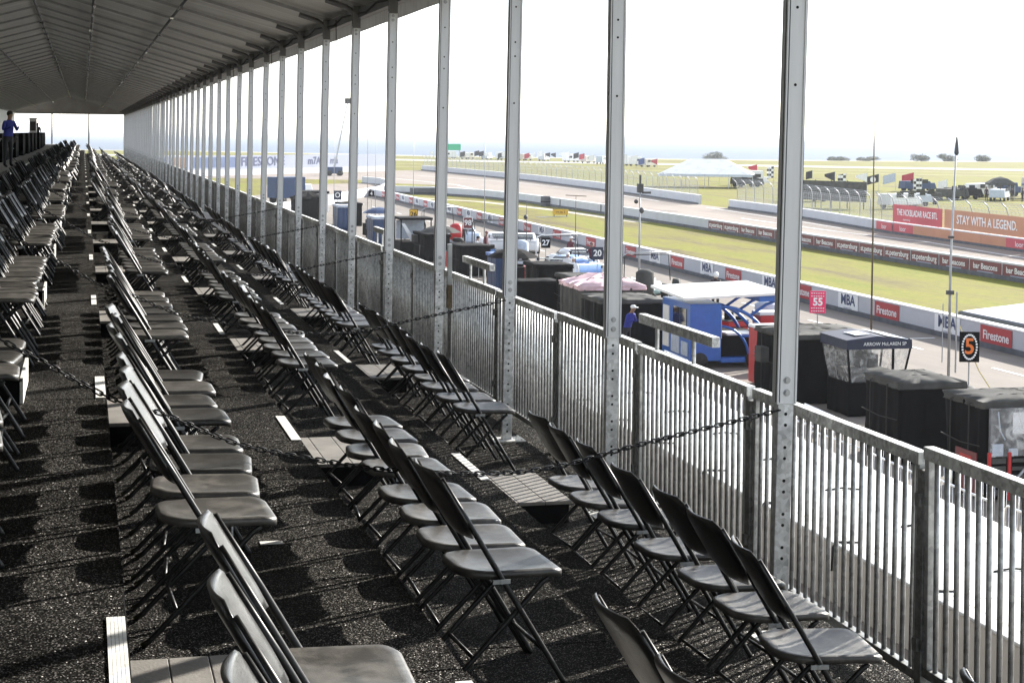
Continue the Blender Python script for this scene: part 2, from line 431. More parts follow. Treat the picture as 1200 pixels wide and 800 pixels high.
m_bannergrey = mat('pale_banner', (.30, .33, .43), .7, var=.06, scale=.2)
m_darkpanel = mat('dark_blue_panel', (.06, .10, .22), .6, var=.2, scale=.3)
m_rustpanel = mat('brown_panel', (.26, .15, .08), .6)
m_sand = mat('pale_dune', (.42, .37, .27), .9, var=.1, scale=.05)
m_sea = mat('sea_water', (.09, .125, .18), .5, spec=.12, var=.1, scale=.02, bump=.3, bscale=.4)
m_leafA = mat('bush_leaf', (.045, .065, .03), .7, var=.4, scale=.8)
m_bark = mat('bark', (.10, .08, .06), .9)
m_screenview = mat('window_interior', (.10, .10, .105), .7, var=.9, scale=3)
m_tarp = mat('white_tarp', (.66, .67, .70), .6, var=.06, bump=.5, bscale=2)
m_wire = mat('fence_wire', (.42, .43, .45), .5, metal=.5)
m_flagblack = mat('flag_black', (.02, .02, .025), .8)
m_flagred = mat('flag_red', (.42, .03, .05), .8)
m_flagwhite = mat('flag_white', (.75, .75, .76), .8)
m_flagblue = mat('flag_blue', (.05, .08, .25), .8)
m_flaggrey = mat('flag_grey', (.45, .50, .58), .8)
m_check = checker_mat(); m_veil = veil_mat()
m_hair = mat('dark_hair', (.015, .012, .010), .6)
m_rope = mat('yellow_rope', (.75, .62, .30), .7)

# ------------------------------------------------------------------ constants of the place
YN, YF = -6.0, 159.0                 # near and far end of the stand
G = -5.0                             # track level
AISLE0, AISLED = 5.55, 6.0
def aisle(b): return AISLE0 + AISLED * b
TIERS = [  # name, x0, x1, z
    (4, 2.66, 4.02, 0.0), (3, 1.39, 2.66, 0.31), (2, 0.15, 1.39, 0.62), (1, -1.89, 0.15, 0.93), (0, -5.95, -1.89, 1.45)]

# ------------------------------------------------------------------ grandstand decks
stand = thing('grandstand', 'long stepped spectator stand with black rubber-matted tiers under the tent roof', 'grandstand')
for k, x0, x1, z in TIERS:
    b = MB(); b.box(x0, x1, YN, YF, z - (.30 if k else .62), z - .008)
    b.build('tier', m_black_skirt, stand)
    if k:
        y = YN; b = MB()
        while y < YF:                                   # mat laid in strips with fine seams
            w = 1.22
            b.box(x0 + .002, x1 - .004, y, min(YF, y + w - .011), z - .009, z + random.uniform(-.001, .001))
            y += w
        b.build('rubber_mat', rubber, stand)
    else:
        y = YN; b = MB()
        while y < YF:
            b.box(x0 + .05, x1 - .05, y, y + 2.4, z - .007, z + .002); y += 2.44
        b.build('platform_board', m_board, stand)
b = MB(); b.box(4.025, 4.06, YN, YF, -5.0, -.03); b.build('fascia', m_frame_dark, stand)
b = MB(); y = YN
while y < YF:                                           # white nosing along the platform edge, in lengths
    b.box(-1.94, -1.875, y, y + 1.32, 1.452, 1.475); y += 1.43
b.build('platform_nosing', m_nosing, stand)
for bi in range(0, 27):
    a = aisle(bi)
    for xe, z in ((.083, .93), (1.323, .62), (2.593, .31)):
        if a > YF - 2: continue
        s = MB(); n = 5 if bi < 2 else 1
        w = .064 / n
        for q in range(n): s.box(xe - .002 + q * w, xe + q * w + w * .74, a - .48, a + .48, z + .002, z + .008)
        s.build('edge_strip', m_strip, stand)
s = MB(); s.box(.84, .95, 8.28, 8.33, .622, .627); s.build('edge_strip', m_strip, stand)

# ------------------------------------------------------------------ aisle steps
ORD = ['nearest', 'second', 'third', 'fourth', 'fifth', 'sixth', 'seventh', 'eighth', 'ninth', 'tenth', 'eleventh', 'twelfth', 'thirteenth', 'fourteenth', 'fifteenth']
def step_box(x0, x1, y0, y1, z0, z1, label, white=False):
    t = thing('aisle_step', label, 'step', (x0, (y0 + y1) / 2, z0), 0, 'low step boxes in the aisles')
    hw = (y1 - y0) / 2; d = x1 - x0; h = z1 - z0
    s = MB(); s.box(.01, d - .02, -hw + .015, hw - .015, 0, h - .026); s.build('base', m_black_skirt, t)
    s = MB()
    if white:
        s.box(0, d, -hw, hw, h - .024, h); s.build('tread', m_black_skirt, t, bevel=.004)
        s = MB(); s.box(d - .018, d + .004, -hw, hw, 0.0, h + .003); s.build('front_board', m_strip, t, bevel=.003)
    else:
        nb = 3; w = d / nb
        for q in range(nb): s.box(q * w, q * w + w - .004, -hw, hw, h - .024, h)
        s.build('tread', m_wood, t, bevel=.003)
rowgap = {1: 'between the third and fourth rows', 2: 'between the second and third rows', 3: 'between the front and second rows'}
for bi in range(0, 10):
    a = aisle(bi)
    for key, xe, ln, z0, z1 in ((1, .155, .42, .62, .775), (2, 1.395, .49, .31, .465), (3, 2.665, .56, 0, .155)):
        step_box(xe, xe + ln, a - .50, a + .50, z0 + .001, z1, 'grey board step in the %s aisle, %s' % (ORD[bi], rowgap[key]))
    if bi: step_box(-.82, -.36, a - .62, a + .36, .931, 1.09, 'black step with white front board in the %s aisle, fourth row' % ORD[bi], True)

# ------------------------------------------------------------------ folding chairs
def rrect(x0, x1, w, rr, rf, n=6):
    pts = []
    for cx, cy, r, a0 in ((x1 - rf, w - rf, rf, 0), (x0 + rr, w - rr, rr, 90), (x0 + rr, -w + rr, rr, 180), (x1 - rf, -w + rf, rf, 270)):
        for i in range(n + 1):
            t = RAD(a0 + 90 * i / n); pts.append((cx + r * math.cos(t), cy + r * math.sin(t)))
    return pts
def seat_mb(n=6):
    o = rrect(-.165, .295, .205, .135, .055, n); c = (.08, 0); s = MB(); rings = []
    def zz(x): return -max(0, x - .19) ** 2 * 1.3 + (max(0, -.02 - x)) * .06
    for sc_, z in ((.02, .474), (.55, .476), (.82, .485), (.94, .490), (1.0, .483), (1.0, .458), (.93, .455), (.02, .457)):
        rings.append([(c[0] + (p[0] - c[0]) * sc_, p[1] * sc_, z + zz(c[0] + (p[0] - c[0]) * sc_)) for p in o])
    return s.loop(rings)
def back_mb(nu=14, nv=14):
    def half(t):
        if t < .3: return .150 + .062 * math.sin(t / .3 * math.pi / 2)
        if t > .70: return .212 - .075 * (1 - math.sqrt(max(0, 1 - ((t - .70) / .30) ** 2)))
        return .212
    def pt(u, t, off):
        z = .625 + .292 * t; uu = u * 2 - 1
        x = -.60 * (z - .47) - .028 * (1 - uu * uu) - .006
        e = min(1, (1 - abs(uu)) * 9) * min(1, t * 9 + .1) * min(1, (1 - t) * 9 + .1)
        off = off * (.35 + .65 * e)
        return (x + .857 * off, uu * half(t) * 1.05, z + .515 * off)
    s = MB(); vs = []; fs = []
    for off in (.013, -.011):
        for j in range(nv + 1):
            for i in range(nu + 1): vs.append(pt(i / nu, j / nv, off))
    k = (nu + 1) * (nv + 1)
    for j in range(nv):
        for i in range(nu):
            a = j * (nu + 1) + i
            fs.append((a, a + 1, a + nu + 2, a + nu + 1)); fs.append((k + a + nu + 1, k + a + nu + 2, k + a + 1, k + a))
    rim = [i for i in range(nu + 1)] + [j * (nu + 1) + nu for j in range(1, nv + 1)] + [nv * (nu + 1) + i for i in range(nu - 1, -1, -1)] + [j * (nu + 1) for j in range(nv - 1, 0, -1)]
    for q in range(len(rim)):
        a, b_ = rim[q], rim[(q + 1) % len(rim)]
        fs.append((b_, a, a + k, b_ + k))
    return s.add(vs, fs)
def front_leg_mb(sd, n=8):
    y = sd * .217
    return MB().tube([(.288, y, .0), (.283, y, .012), (.004, y, .47), (-.115, y * .985, .67), (-.250, y * .90, .892)], [.0135, .0125, .0125, .0125, .010], n)
def rear_leg_mb(sd, n=8):
    y = sd * .192
    return MB().tube([(.225, y, .448), (.20, y, .432), (-.205, y, .022), (-.235, y, .004)], [.010, .0115, .0115, .013], n)
def stretcher_mb(f, n=6):
    if f: return MB().tube([(.205, -.217, .14), (.205, .217, .14)], .009, n)
    return MB().tube([(-.10, -.192, .125), (-.10, .192, .125)], .009, n)
def bracket_mb(sd):
    s = MB(); y = sd * .2335
    s.box(-.034, .042, min(y, y - sd * .006), max(y, y - sd * .006), .444, .462)
    s.cyl((.004, y - .006 if sd > 0 else y - .004, .452), .009, .012, 8, 'y')
    return s
D_SEAT = seat_mb(); D_BACK = back_mb()
def make_chair():
    t = empty('folding_chair')
    D_SEAT.build('seat', m_seat, t, True); D_BACK.build('backrest', m_back, t, True)
    for sd in (-1, 1):
        front_leg_mb(sd).build('leg', m_leg, t, True)
        rear_leg_mb(sd).build('leg', m_leg, t, True)
        bracket_mb(sd).build('hinge_bracket', m_bracket, t)
    stretcher_mb(True).build('stretcher', m_leg, t, True); stretcher_mb(False).build('stretcher', m_leg, t, True)
    return t
def chair_single(n=4, low=False):
    s = MB()
    src = [(seat_mb(2 if low else 3), 0), (back_mb(4 if low else 6, 3 if low else 5), 1)]
    for sd in (-1, 1): src += [(front_leg_mb(sd, n), 2), (rear_leg_mb(sd, n), 2)]
    src += [(stretcher_mb(True, n), 2), (stretcher_mb(False, n), 2)]
    for q, mi in src: s.add(q.v, q.f, mi)
    return s
NUM = ['first', 'second', 'third', 'fourth', 'fifth', 'sixth', 'seventh', 'eighth', 'ninth', 'tenth', 'eleventh', 'twelfth', 'thirteenth', 'fourteenth', 'fifteenth']
ROWNAME = {4: 'front row by the railing', 3: 'second row from the railing', 2: 'third row from the railing', 1: 'fourth row from the railing', 0: 'chairs against the platform front'}
PIVOT = {4: 2.985, 3: 1.66, 2: .455, 1: -.58, 0: -1.22}
ZROW = {4: 0.0, 3: .31, 2: .62, 1: .93, 0: .93}
# near edges of the chairs measured for the closest blocks; the others repeat the same spacing
EXPL = {(4, -1): [3.98, 4.55], (4, 0): [6.43, 7.03, 7.55, 8.15, 8.86, 9.39, 9.86], (4, 1): [12.84, 13.37, 13.98, 14.5, 15.1, 15.72, 16.28, 16.74],
        (3, -1): [3.38, 3.98, 4.60], (3, 0): [6.86, 7.34, 7.83, 8.31, 9.02, 9.50, 10.0, 10.49], (3, 1): [13.4, 13.9, 14.4, 14.88, 15.4, 15.95, 16.5, 17.02],
        (2, -1): [3.2, 3.88, 4.56], (2, 0): [6.70, 7.21, 7.71, 8.21, 9.05, 9.56, 10.1, 10.62], (2, 1): [12.9, 13.4, 13.95, 14.5, 15.05, 15.6, 16.15],
        (1, 0): [5.3, 5.8, 6.3, 6.8, 7.35, 8.75, 9.3, 9.85], (1, -1): [2.6, 3.1, 3.6]}
spots = []
rnd = random.Random(5)
for row in (4, 3, 2, 1, 0):
    for blk in range(-1 if row else 1, 26):
        ys = EXPL.get((row, blk))
        if ys is None:
            y0 = aisle(blk) + 1.25 + rnd.uniform(-.12, .12)
            ys = []; y = y0
            for q in range(9):
                if y > aisle(blk) + 5.1: break
                ys.append(y); y += .475 + rnd.choice((0, 0, 0, .02, .05, .14))
        shift = rnd.uniform(-.05, .07)
        if (row, blk) == (2, 1): shift = .02
        if row == 2 and blk >= 2: shift = rnd.uniform(-.02, .26)
        if (row, blk) in ((4, 0), (3, 0), (2, 0), (4, 1), (3, 1)): shift = 0
        if row < 2: shift = rnd.uniform(-.12, .08)
        for i, y in enumerate(ys):
            if y + .5 > YF - 1: continue
            dx = shift + rnd.uniform(-.022, .022); rz = rnd.gauss(0, RAD(3.0))
            if (row, blk) == (2, -1): dx = .12 + .02 * i; rz = RAD(-2)
            if (row, blk) == (3, -1): dx = .12 + .01 * i; rz = RAD(2)
            spots.append((math.hypot(y, PIVOT[row]) + (12 if row == 0 else 0), row, blk, i, PIVOT[row] + dx, y + .217, ZROW[row] + .001, rz))
spots.sort()
proto = make_chair(); proto_used = False
single_me = chair_single(6).mesh('folding_chair', [m_seat, m_back, m_leg], True)
stuff = MB(); low = chair_single(3, True)
for k, (dist, row, blk, i, x, y, z, rz) in enumerate(spots):
    if k < 300:
        if k < 170:
            if not proto_used: o = proto; proto_used = True
            else: o = copy_tree(proto)
        else: o = link(bpy.data.objects.new('folding_chair', single_me))
        o.location = (x, y, z); o.rotation_euler = (0, 0, rz)
        bn = 'nearest' if blk == -1 else NUM[blk + 1]
        tag(o, 'black folding chair, %s from near end of %s block, %s' % (NUM[i], bn, ROWNAME[row]), 'chair', 'black folding chairs in rows on the tiers')
    else:
        c, s_ = math.cos(rz), math.sin(rz); b0 = len(stuff.v)
        stuff.v.extend([(x + p[0] * c - p[1] * s_, y + p[0] * s_ + p[1] * c, z + p[2]) for p in low.v])
        stuff.f.extend([tuple(b0 + q for q in f) for f in low.f]); stuff.m.extend(low.m)
o = stuff.build('distant_folding_chairs', [m_seat, m_back, m_leg], None, True, fix=False)
tag(o, 'hundreds of black folding chairs in rows at the far end of the stand', 'chairs', kind='stuff')

# ------------------------------------------------------------------ tent roof, frame and posts
XR, XL, XM = 3.71, -5.94, -1.11
ZE, ZM = 4.40, 5.76
def roof_z(x):
    return ZM - (ZM - ZE) * abs(x - XM) / (XR - XM) if x >= XM else ZM - (ZM - ZE) * (XM - x) / (XM - XL)
tent = thing('tent_canopy', 'long grey gabled marquee roof on aluminium posts covering the whole grandstand', 'tent')
s = MB(); NY = 1500
for xa, xb in ((XR + .12, XM), (XM, XL - .12)):
    nx = 18
    def fn(u, v, xa=xa, xb=xb):
        x = xa + (xb - xa) * u; y = YN + (YF - YN) * v
        bay = math.sin(((y - 8.25) / 2.97) * math.pi)
        sag = -.035 * (bay * bay)
        wr = .040 * noise.noise(Vector((x * .22, y * 2.2, 1.7))) + .034 * noise.noise(Vector((x * .35, y * 5.3, 9.1)))
        return (x, y, roof_z(x) + sag + wr)
    s.grid(fn, nx, NY)
s.build('roof_membrane', m_roof, tent, True, fix=False)
s = MB()
for x in (-4.1, -2.58, XM, .20, 1.67):
    s.tube([(x, YN, roof_z(x) - .13), (x, YF, roof_z(x) - .13)], .028, 8)
s.build('purlin', m_tube, tent, True)
s = MB(); rr = random.Random(3)
for x in (-2.58, XM, .20, 1.67):
    y = 4.0
    while y < YF:
        y += 2.97
        for q in range(rr.choice((1, 1, 2, 3))):
            yy = y + rr.uniform(-.25, .25)
            s.obox((x + rr.uniform(-.03, .03), yy, roof_z(x) - .165), (.06, .13, .03), Matrix.Rotation(rr.uniform(-.5, .5), 3, 'X'))
s.build('purlin_clip', m_clip, tent)
for k in range(-5, 51):
    y = 8.25 + 2.97 * k
    if not (YN < y < YF): continue
    s = MB()
    for x1, x2 in ((XR - .02, XM), (XM, XL + .02)):
        d = Vector((x2 - x1, 0, roof_z(x2) - roof_z(x1))); ln = d.length; ang = math.atan2(d.z, d.x)
        s.obox(((x1 + x2) / 2, y, (roof_z(x1) + roof_z(x2)) / 2 - .055), (ln, .035, .05), Matrix.Rotation(-ang, 3, 'Y'))
    s.build('rafter', m_rafter, tent)
s = MB()
for x in (XR - .03, XL + .03): s.box(x - .05, x + .05, YN, YF, ZE - .20, ZE - .06)
s.build('eave_beam', m_frame_dark, tent)
s = MB(); rr = random.Random(6)
for k in range(2, 44):
    y = 8.25 + 2.97 * k
    s.tube([(XR - .09, y - 1.48, ZE - .10), (XR - .09, y - .7, ZE - .13 - rr.uniform(0, .05)), (XR - .09, y + .2, ZE - .12 - rr.uniform(0, .06)), (XR - .09, y + 1.48, ZE - .10)], .014, 5)
    if k % 3 == 0: s.tube([(XR - .09, y - .9, ZE - .1), (XR - .08, y - .88, ZE - .34 - rr.uniform(0, .2))], .009, 4)
s.build('lacing_strap', m_strap, tent)
s = MB()
def vfn(u, v): 
    y = YN + (YF - YN) * u
    return (XR + .10 + .006 * math.sin(y * 2.2) * (1 - v), y, 4.07 + (ZE - 4.03) * v)
s.grid(vfn, 600, 3); s.build('valance', m_valance, tent, True, fix=False)
s = MB()
def wfn(u, v):
    y = YN + (YF - YN) * u
    return (XL + .02 * math.sin(y * 2.5), y, 1.44 + (ZE - 1.40) * v)
s.grid(wfn, 400, 4); s.build('side_wall', m_wallfab, tent, True, fix=False)
# far gable with its open lower part in three bays
s = MB(); s.add([(XL, YF, 4.23), (XR, YF, 4.23), (XR, YF, ZE), (XM, YF, ZM), (XL, YF, ZE)], [(0, 1, 2, 3, 4)])
s.add([(XL, YF + .03, 4.23), (XR, YF + .03, 4.23), (XR, YF + .03, ZE), (XM, YF + .03, ZM), (XL, YF + .03, ZE)], [(4, 3, 2, 1, 0)])
s.build('gable', m_gable, tent, fix=False)
s = MB()
for x in (XL + (XR - XL) / 3, XL + 2 * (XR - XL) / 3): s.box(x - .06, x + .06, YF - .1, YF - .02, 1.0, 4.25)
s.box(XL, XR, YF - .09, YF - .03, 4.16, 4.26)
s.build('gable_mullion', m_frame_dark, tent)

def make_post():
    p = MB(); w, d = .055, .0325
    p.box(-w, w, -d, d, 1.24, 4.08)
    p.box(-w - .0, -w + .012, -d - .006, -d, 1.24, 4.08); p.box(w - .012, w, -d - .006, -d, 1.24, 4.08)
    o = p.build('post', m_alu, tent, bevel=.004)
    g = MB()
    g.box(-w - .0015, -w + .002, -d + .006, -d + .015, 1.25, 4.07); g.box(w - .002, w + .003, -d - .004, d - .012, 1.25, 4.07)
    g.box(-w + .012, -w + .0155, -d - .0075, -d + .001, 1.25, 4.07)
    g.build('keder_groove', m_alu_dark, o)
    q = MB(); q.box(-.043, .043, -.028, .028, .012, 1.30); q.build('sleeve', m_galv, o, bevel=.003)
    h = MB(); z = .08
    while z < 1.2:
        for zz in (z, z + .058): h.cyl((0, -.0302, zz), .0085, .003, 10, 'y')
        z += .175
    for zz in (2.9, 3.3, 3.42, 3.72): h.cyl((0, -d - .0015, zz), .008, .003, 8, 'y')
    h.build('bolt_hole', m_hole, o)
    b_ = MB()
    for zz in (1.30, 1.365, 3.98, 4.03):
        b_.cyl((0, -d - .011, zz), .013, .012, 8, 'y'); b_.cyl((0, -d - .003, zz), .019, .004, 12, 'y')
    b_.build('bolt', m_bolt, o)
    bp = MB(); bp.box(-.13, .15, -.11, .11, .001, .012)
    for sx in (-.1, .12):
        for sy in (-.08, .08): bp.cyl((sx, sy, .012), .012, .012, 8)
    bp.build('base_plate', m_strip, o)
    k = MB(); k.box(-.05, .056, -.04, .04, 4.06, 4.36)
    k.tube([(0, 0, 4.16), (-.04, 0, 4.27), (-.14, 0, 4.34), (-.42, 0, 4.425)], .042, 6)
    k.build('eave_bracket', m_frame_dark, o)
    return o
post0 = make_post(); first = True; prn = random.Random(8)
for k in range(-4, 51):
    y = 8.25 + 2.97 * k
    if first: o = post0; first = False
    else: o = copy_tree(post0, tent)
    o.location = (3.545 + prn.uniform(-.008, .008), y + prn.uniform(-.02, .02), 0)
    o.rotation_euler = (0, RAD(.65) + prn.gauss(0, RAD(.12)), 0)
    if k == 1: o.rotation_euler = (0, RAD(.15), 0)

# ------------------------------------------------------------------ guard railing
def make_panel():
    t = empty('railing_panel'); L_ = 2.12
    s = MB(); s.box(-.028, .028, .035, L_ - .035, 1.105, 1.165); s.build('top_rail', m_rail_top, t, bevel=.004)
    s = MB(); s.box(-.022, .022, .035, L_ - .035, .085, .130); s.build('bottom_rail', m_rail_dark, t, bevel=.003)
    s = MB(); n = 21
    for i in range(n): 
        y = .12 + (L_ - .24) * i / (n - 1)
        s.tube([(0, y, .128), (0, y, 1.108)], .0125, 8)
    s.build('baluster', m_galv_bar, t, True)
    for y in (.055, L_ - .055):
        s = MB(); s.box(-.02, .02, y - .02, y + .02, .128, 1.107); s.build('end_stile', m_galv_bar, t, bevel=.003)
    s = MB(); s.box(-.032, .032, -.032, .032, .0, 1.09); s.box(-.05, .05, -.05, .05, 0.001, .012); s.build('post', m_rail_dark, t, bevel=.004)
    for z in (.27, .95):
        s = MB(); s.tube([(0, -.05, z), (0, .05, z)], .038, 10); s.box(-.05, -.03, -.02, .02, z - .03, z + .03)
        s.build('clamp', m_rail_dark, t)
    return t
pan = make_panel(); first = True; nn = 0
for k in range(-3, 73):
    y = 7.2 + 2.12 * k
    o = pan if first else copy_tree(pan); first = False
    o.location = (3.82, y, prn.uniform(-.006, .006) + (.035 if k in (-1, -2) else 0)); o.rotation_euler = (0, RAD(prn.gauss(0, .3)), 0)
    tag(o, 'steel baluster railing panel along the front edge of the stand', 'railing', 'railing panels along the deck edge')
for y0, y1, lab in ((9.97, 11.42, 'raised length of steel handrail above the railing, nearest of three'), (15.98, 17.2, 'raised length of steel handrail above the railing, middle of three'), (22.0, 22.8, 'raised length of steel handrail above the railing, farthest of three')):
    t = thing('raised_handrail', lab, 'handrail', (3.83, (y0 + y1) / 2, 1.165), 0, 'raised handrail lengths')
    h = (y1 - y0) / 2
    s = MB(); s.box(-.028, .028, -h, h, .15, .215); s.build('bar', m_rail_top, t, bevel=.004)
    s = MB()
    for y in (-h * .45, h * .55): s.tube([(0, y, 0), (0, y, .152)], .014, 8)
    s.build('peg', m_galv, t)
t = thing('slotted_bracket', 'rusty slotted bracket hanging on the railing beside the fourth tent post', 'bracket', (3.67, 17.2, .98))
s = MB(); s.box(-.02, .02, -.03, .03, .10, .52); s.build('plate', m_bracket, t)
s = MB(); s.box(-.022, .024, -.034, .034, -.14, .10); s.build('rusty_end', m_rust, t)

# ------------------------------------------------------------------ chains hung across the rows
def link_mesh():
    s = MB(); pts = []
    for i in range(12):
        a = 2 * math.pi * i / 12
        pts.append((.010 * math.cos(a), .013 * math.sin(a) + (.013 if math.sin(a) > 0 else -.013), 0))
    return s.tube(pts, .0042, 5, closed=True)
LK = link_mesh()
CP = [(3.50, 1.215), (2.68, 1.07), (2.25, .985), (1.85, .975), (1.34, 1.03), (1.1, 1.08), (.78, 1.155), (.59, 1.225), (.37, 1.33), (.12, 1.42), (-.23, 1.63), (-.60, 1.84)]
def chain(y, lab, mirror=1):
    pts = []
    for i in range(len(CP) - 1):
        p0 = CP[max(0, i - 1)]; p1 = CP[i]; p2 = CP[i + 1]; p3 = CP[min(len(CP) - 1, i + 2)]
        for q in range(40):
            t = q / 40
            f = lambda a, b_, c, d: .5 * ((2 * b_) + (-a + c) * t + (2 * a - 5 * b_ + 4 * c - d) * t * t + (-a + 3 * b_ - 3 * c + d) * t ** 3)
            pts.append(Vector((f(p0[0], p1[0], p2[0], p3[0]), 0, f(p0[1], p1[1], p2[1], p3[1]))))
    s = MB(); acc = 0; k = 0; pitch = .036
    for a, b_ in zip(pts, pts[1:]):
        acc += (b_ - a).length
        if acc >= pitch:
            acc -= pitch; k += 1
            d = (b_ - a).normalized()
            base = Vector((0, 1, 0)); 
            ya = d; xa = base if k % 2 else d.cross(base); za = xa.cross(ya)
            M3 = Matrix((xa, ya, za)).transposed()
            s.add([b_ + M3 @ Vector(v) for v in LK.v], LK.f)
    o = s.build('chain', m_chain, None, True, loc=(0, y - .30, 0)); o.scale = (KX, 1, 1); o.rotation_euler = (0, 0, math.atan(SH)); tag(o, lab, 'chain', 'chains hung across the seating')
for y, lab in ((8.16, 'black link chain hung across the rows from the nearest tent post'), (14.10, 'black link chain hung across the rows from the third tent post'),
               (20.05, 'black link chain hung across the rows from the fifth tent post'), (26.0, 'black link chain hung across the rows from the seventh tent post'),
               (31.95, 'black link chain hung across the rows from the ninth tent post')):
    chain(y, lab)

# ------------------------------------------------------------------ people
def person(name_label, loc, rz, joints, mats_, hat=None, hatcol=None, group=None, s=1.0, extra=None):
    """joints: list of (name, parent, (x,y,z), (rx,ry)); one continuous skinned body"""
    me = bpy.data.meshes.new('person'); idx = {}; vs = []; es = []; rs = []
    for n_, p_, co, r_ in joints:
        idx[n_] = len(vs); vs.append(Vector(co) * s); rs.append((r_ * s if not isinstance(r_, tuple) else r_[0] * s, (r_ if not isinstance(r_, tuple) else r_[1]) * s))
        if p_ is not None: es.append((idx[p_], idx[n_]))
    me.from_pydata(vs, es, []); me.materials.append(mats_)
    o = link(bpy.data.objects.new('person', me))
    sk = o.modifiers.new('skin', 'SKIN'); sk.use_smooth_shade = True
    lay = me.skin_vertices[0].data if me.skin_vertices else None
    if lay is None:
        bm = bmesh.new(); bm.from_mesh(me); bm.verts.layers.skin.verify(); bm.to_mesh(me); bm.free(); lay = me.skin_vertices[0].data
    for i, r_ in enumerate(rs): lay[i].radius = r_
    lay[0].use_root = True
    sb = o.modifiers.new('sub', 'SUBSURF'); sb.levels = 1; sb.render_levels = 2
    o.location = gx(loc); o.rotation_euler = (0, 0, rz)
    tag(o, name_label, 'person', group)
    hd = Vector([j for j in joints if j[0] == 'head'][0][2]) * s
    if hat:
        h = MB()
        if hat == 'helmet': h.ball(hd + Vector((0.01, 0, .035)), .135, .125, .14)
        elif hat == 'hair':
            h.ball(hd + Vector((-.02, 0, .05)), .105, .095, .10)
        elif hat == 'cap':
            h.ball(hd + Vector((-.005, 0, .07)), .105, .098, .075); h.box(hd.x + .06, hd.x + .19, -.07, .07, hd.z + .055, hd.z + .07)
        h.build({'helmet': 'helmet', 'hair': 'hair', 'cap': 'cap'}[hat], hatcol, o, True)
    # face: nose, ears and eyes on the front (+x) of the head
    return o
def std_joints(lean=0.0, arm='down', legs='stand'):
    f = lambda z: lean * max(0, z - .95)
    J = [('pelvis', None, (0, 0, .95), (.15, .12)), ('waist', 'pelvis', (f(1.1), 0, 1.10), (.14, .11)), ('chest', 'waist', (f(1.32), 0, 1.32), (.17, .125)),
         ('neck0', 'chest', (f(1.46), 0, 1.47), (.09, .08)), ('neck', 'neck0', (f(1.53) + .01, 0, 1.54), .055), ('head', 'neck', (f(1.63) + .025, 0, 1.645), (.088, .10)), ('crown', 'head', (f(1.74) + .02, 0, 1.735), (.070, .075))]
    for sd, nm in ((1, 'l'), (-1, 'r')):
        J.append(('sh' + nm, 'chest', (f(1.42), sd * .17, 1.42), .065))
        if arm == 'down': el, ha, fi = (f(1.15) - .02, sd * .245, 1.15), (f(.92) + .06, sd * .255, .91), (f(.8) + .09, sd * .25, .82)
        elif arm == 'fwd': el, ha, fi = (f(1.2) + .08, sd * .25, 1.18), (f(1.2) + .28, sd * .16, 1.25), (f(1.2) + .36, sd * .13, 1.29)
        else: el, ha, fi = (f(1.45) + .08, sd * .27, 1.40), (f(1.6) + .14, sd * .17, 1.58), (f(1.6) + .13, sd * .12, 1.66)
        J += [('el' + nm, 'sh' + nm, el, .046), ('ha' + nm, 'el' + nm, ha, .034), ('fi' + nm, 'ha' + nm, fi, .026)]
        st = 0.12 * sd if legs == 'walk' else 0
        J += [('hip' + nm, 'pelvis', (0, sd * .095, .88), .095), ('kn' + nm, 'hip' + nm, (.02 + st, sd * .105, .49), .062), ('an' + nm, 'kn' + nm, (-.01 + st * 1.2, sd * .11, .09), .043), ('to' + nm, 'an' + nm, (.15 + st * 1.2, sd * .125, .04), .035)]
    return J
bm_blue = body_mat('blue_shirt_outfit', (.012, .012, .015), (.02, .03, .26), (.28, .16, .10), .98, 1.50)
bm_black = body_mat('black_race_suit', (.015, .014, .016), (.03, .015, .02), (.30, .18, .12), .95, 1.52)
bm_white = body_mat('white_shirt_outfit', (.03, .03, .04), (.70, .70, .72), (.32, .19, .13), .97, 1.52)
bm_dark = body_mat('dark_outfit', (.015, .015, .018), (.03, .03, .035), (.10, .06, .05), .97, 1.52)
bm_red = body_mat('maroon_outfit', (.02, .02, .025), (.10, .02, .03), (.30, .18, .12), .97, 1.52)
bm_grey = body_mat('light_grey_outfit', (.50, .52, .56), (.72, .73, .75), (.32, .2, .14), .95, 1.52)
pb = person('person in a blue shirt and dark trousers standing on the platform at the far left', (-2.3, 56.0, 1.455), RAD(-55), std_joints(.16, 'fwd'), bm_blue, 'hair', m_hair)
person('person in dark clothes seen small against the far open end of the tent', (-3.4, 136, 1.455), RAD(-90), std_joints(.1, 'down'), bm_dark, 'hair', m_hair)

# ------------------------------------------------------------------ things on the rear platform
def draped_table(x, y, w, d, lab):
    t = thing('draped_table', lab, 'table', (x, y, 1.455), 0, 'black draped tables on the rear platform')
    s = MB(); s.box(-w / 2, w / 2, -d / 2, d / 2, 1.0, 1.04); s.build('tabletop', m_black_gloss, t, bevel=.006)
    s = MB(); o_ = rrect(-w / 2 - .02, w / 2 + .02, d / 2 + .02, .04, .04, 8); rings = []
    for z, k in ((.02, 1), (.5, .5), (.99, 0), (1.043, 0)):
        rings.append([(p[0] * (1 + .03 * k * math.sin(i * 1.9)), p[1] * (1 + .03 * k * math.sin(i * 2.3)), z) for i, p in enumerate(o_)])
    s.loop(rings); s.build('drape', m_black, t, True)
dt = 0; rr_d = random.Random(2)
for y in [34, 38, 43, 56, 61, 66, 71.5, 77, 83, 89, 96, 103, 110, 118]:
    dt += 1
    draped_table(-3.2 + .12 * math.sin(y), y * 1.16, .85, rr_d.uniform(2.2, 3.6), 'black draped table on the rear platform, %s from the camera' % NUM[dt - 1])
t = thing('drinks_cooler', 'pale upright drinks cooler on a black draped table near the far end', 'cooler', (-3.05, 111.3, 2.50))
s = MB(); s.box(-.22, .22, -.25, .25, .0, .85); s.build('cabinet', m_white, t, bevel=.02)
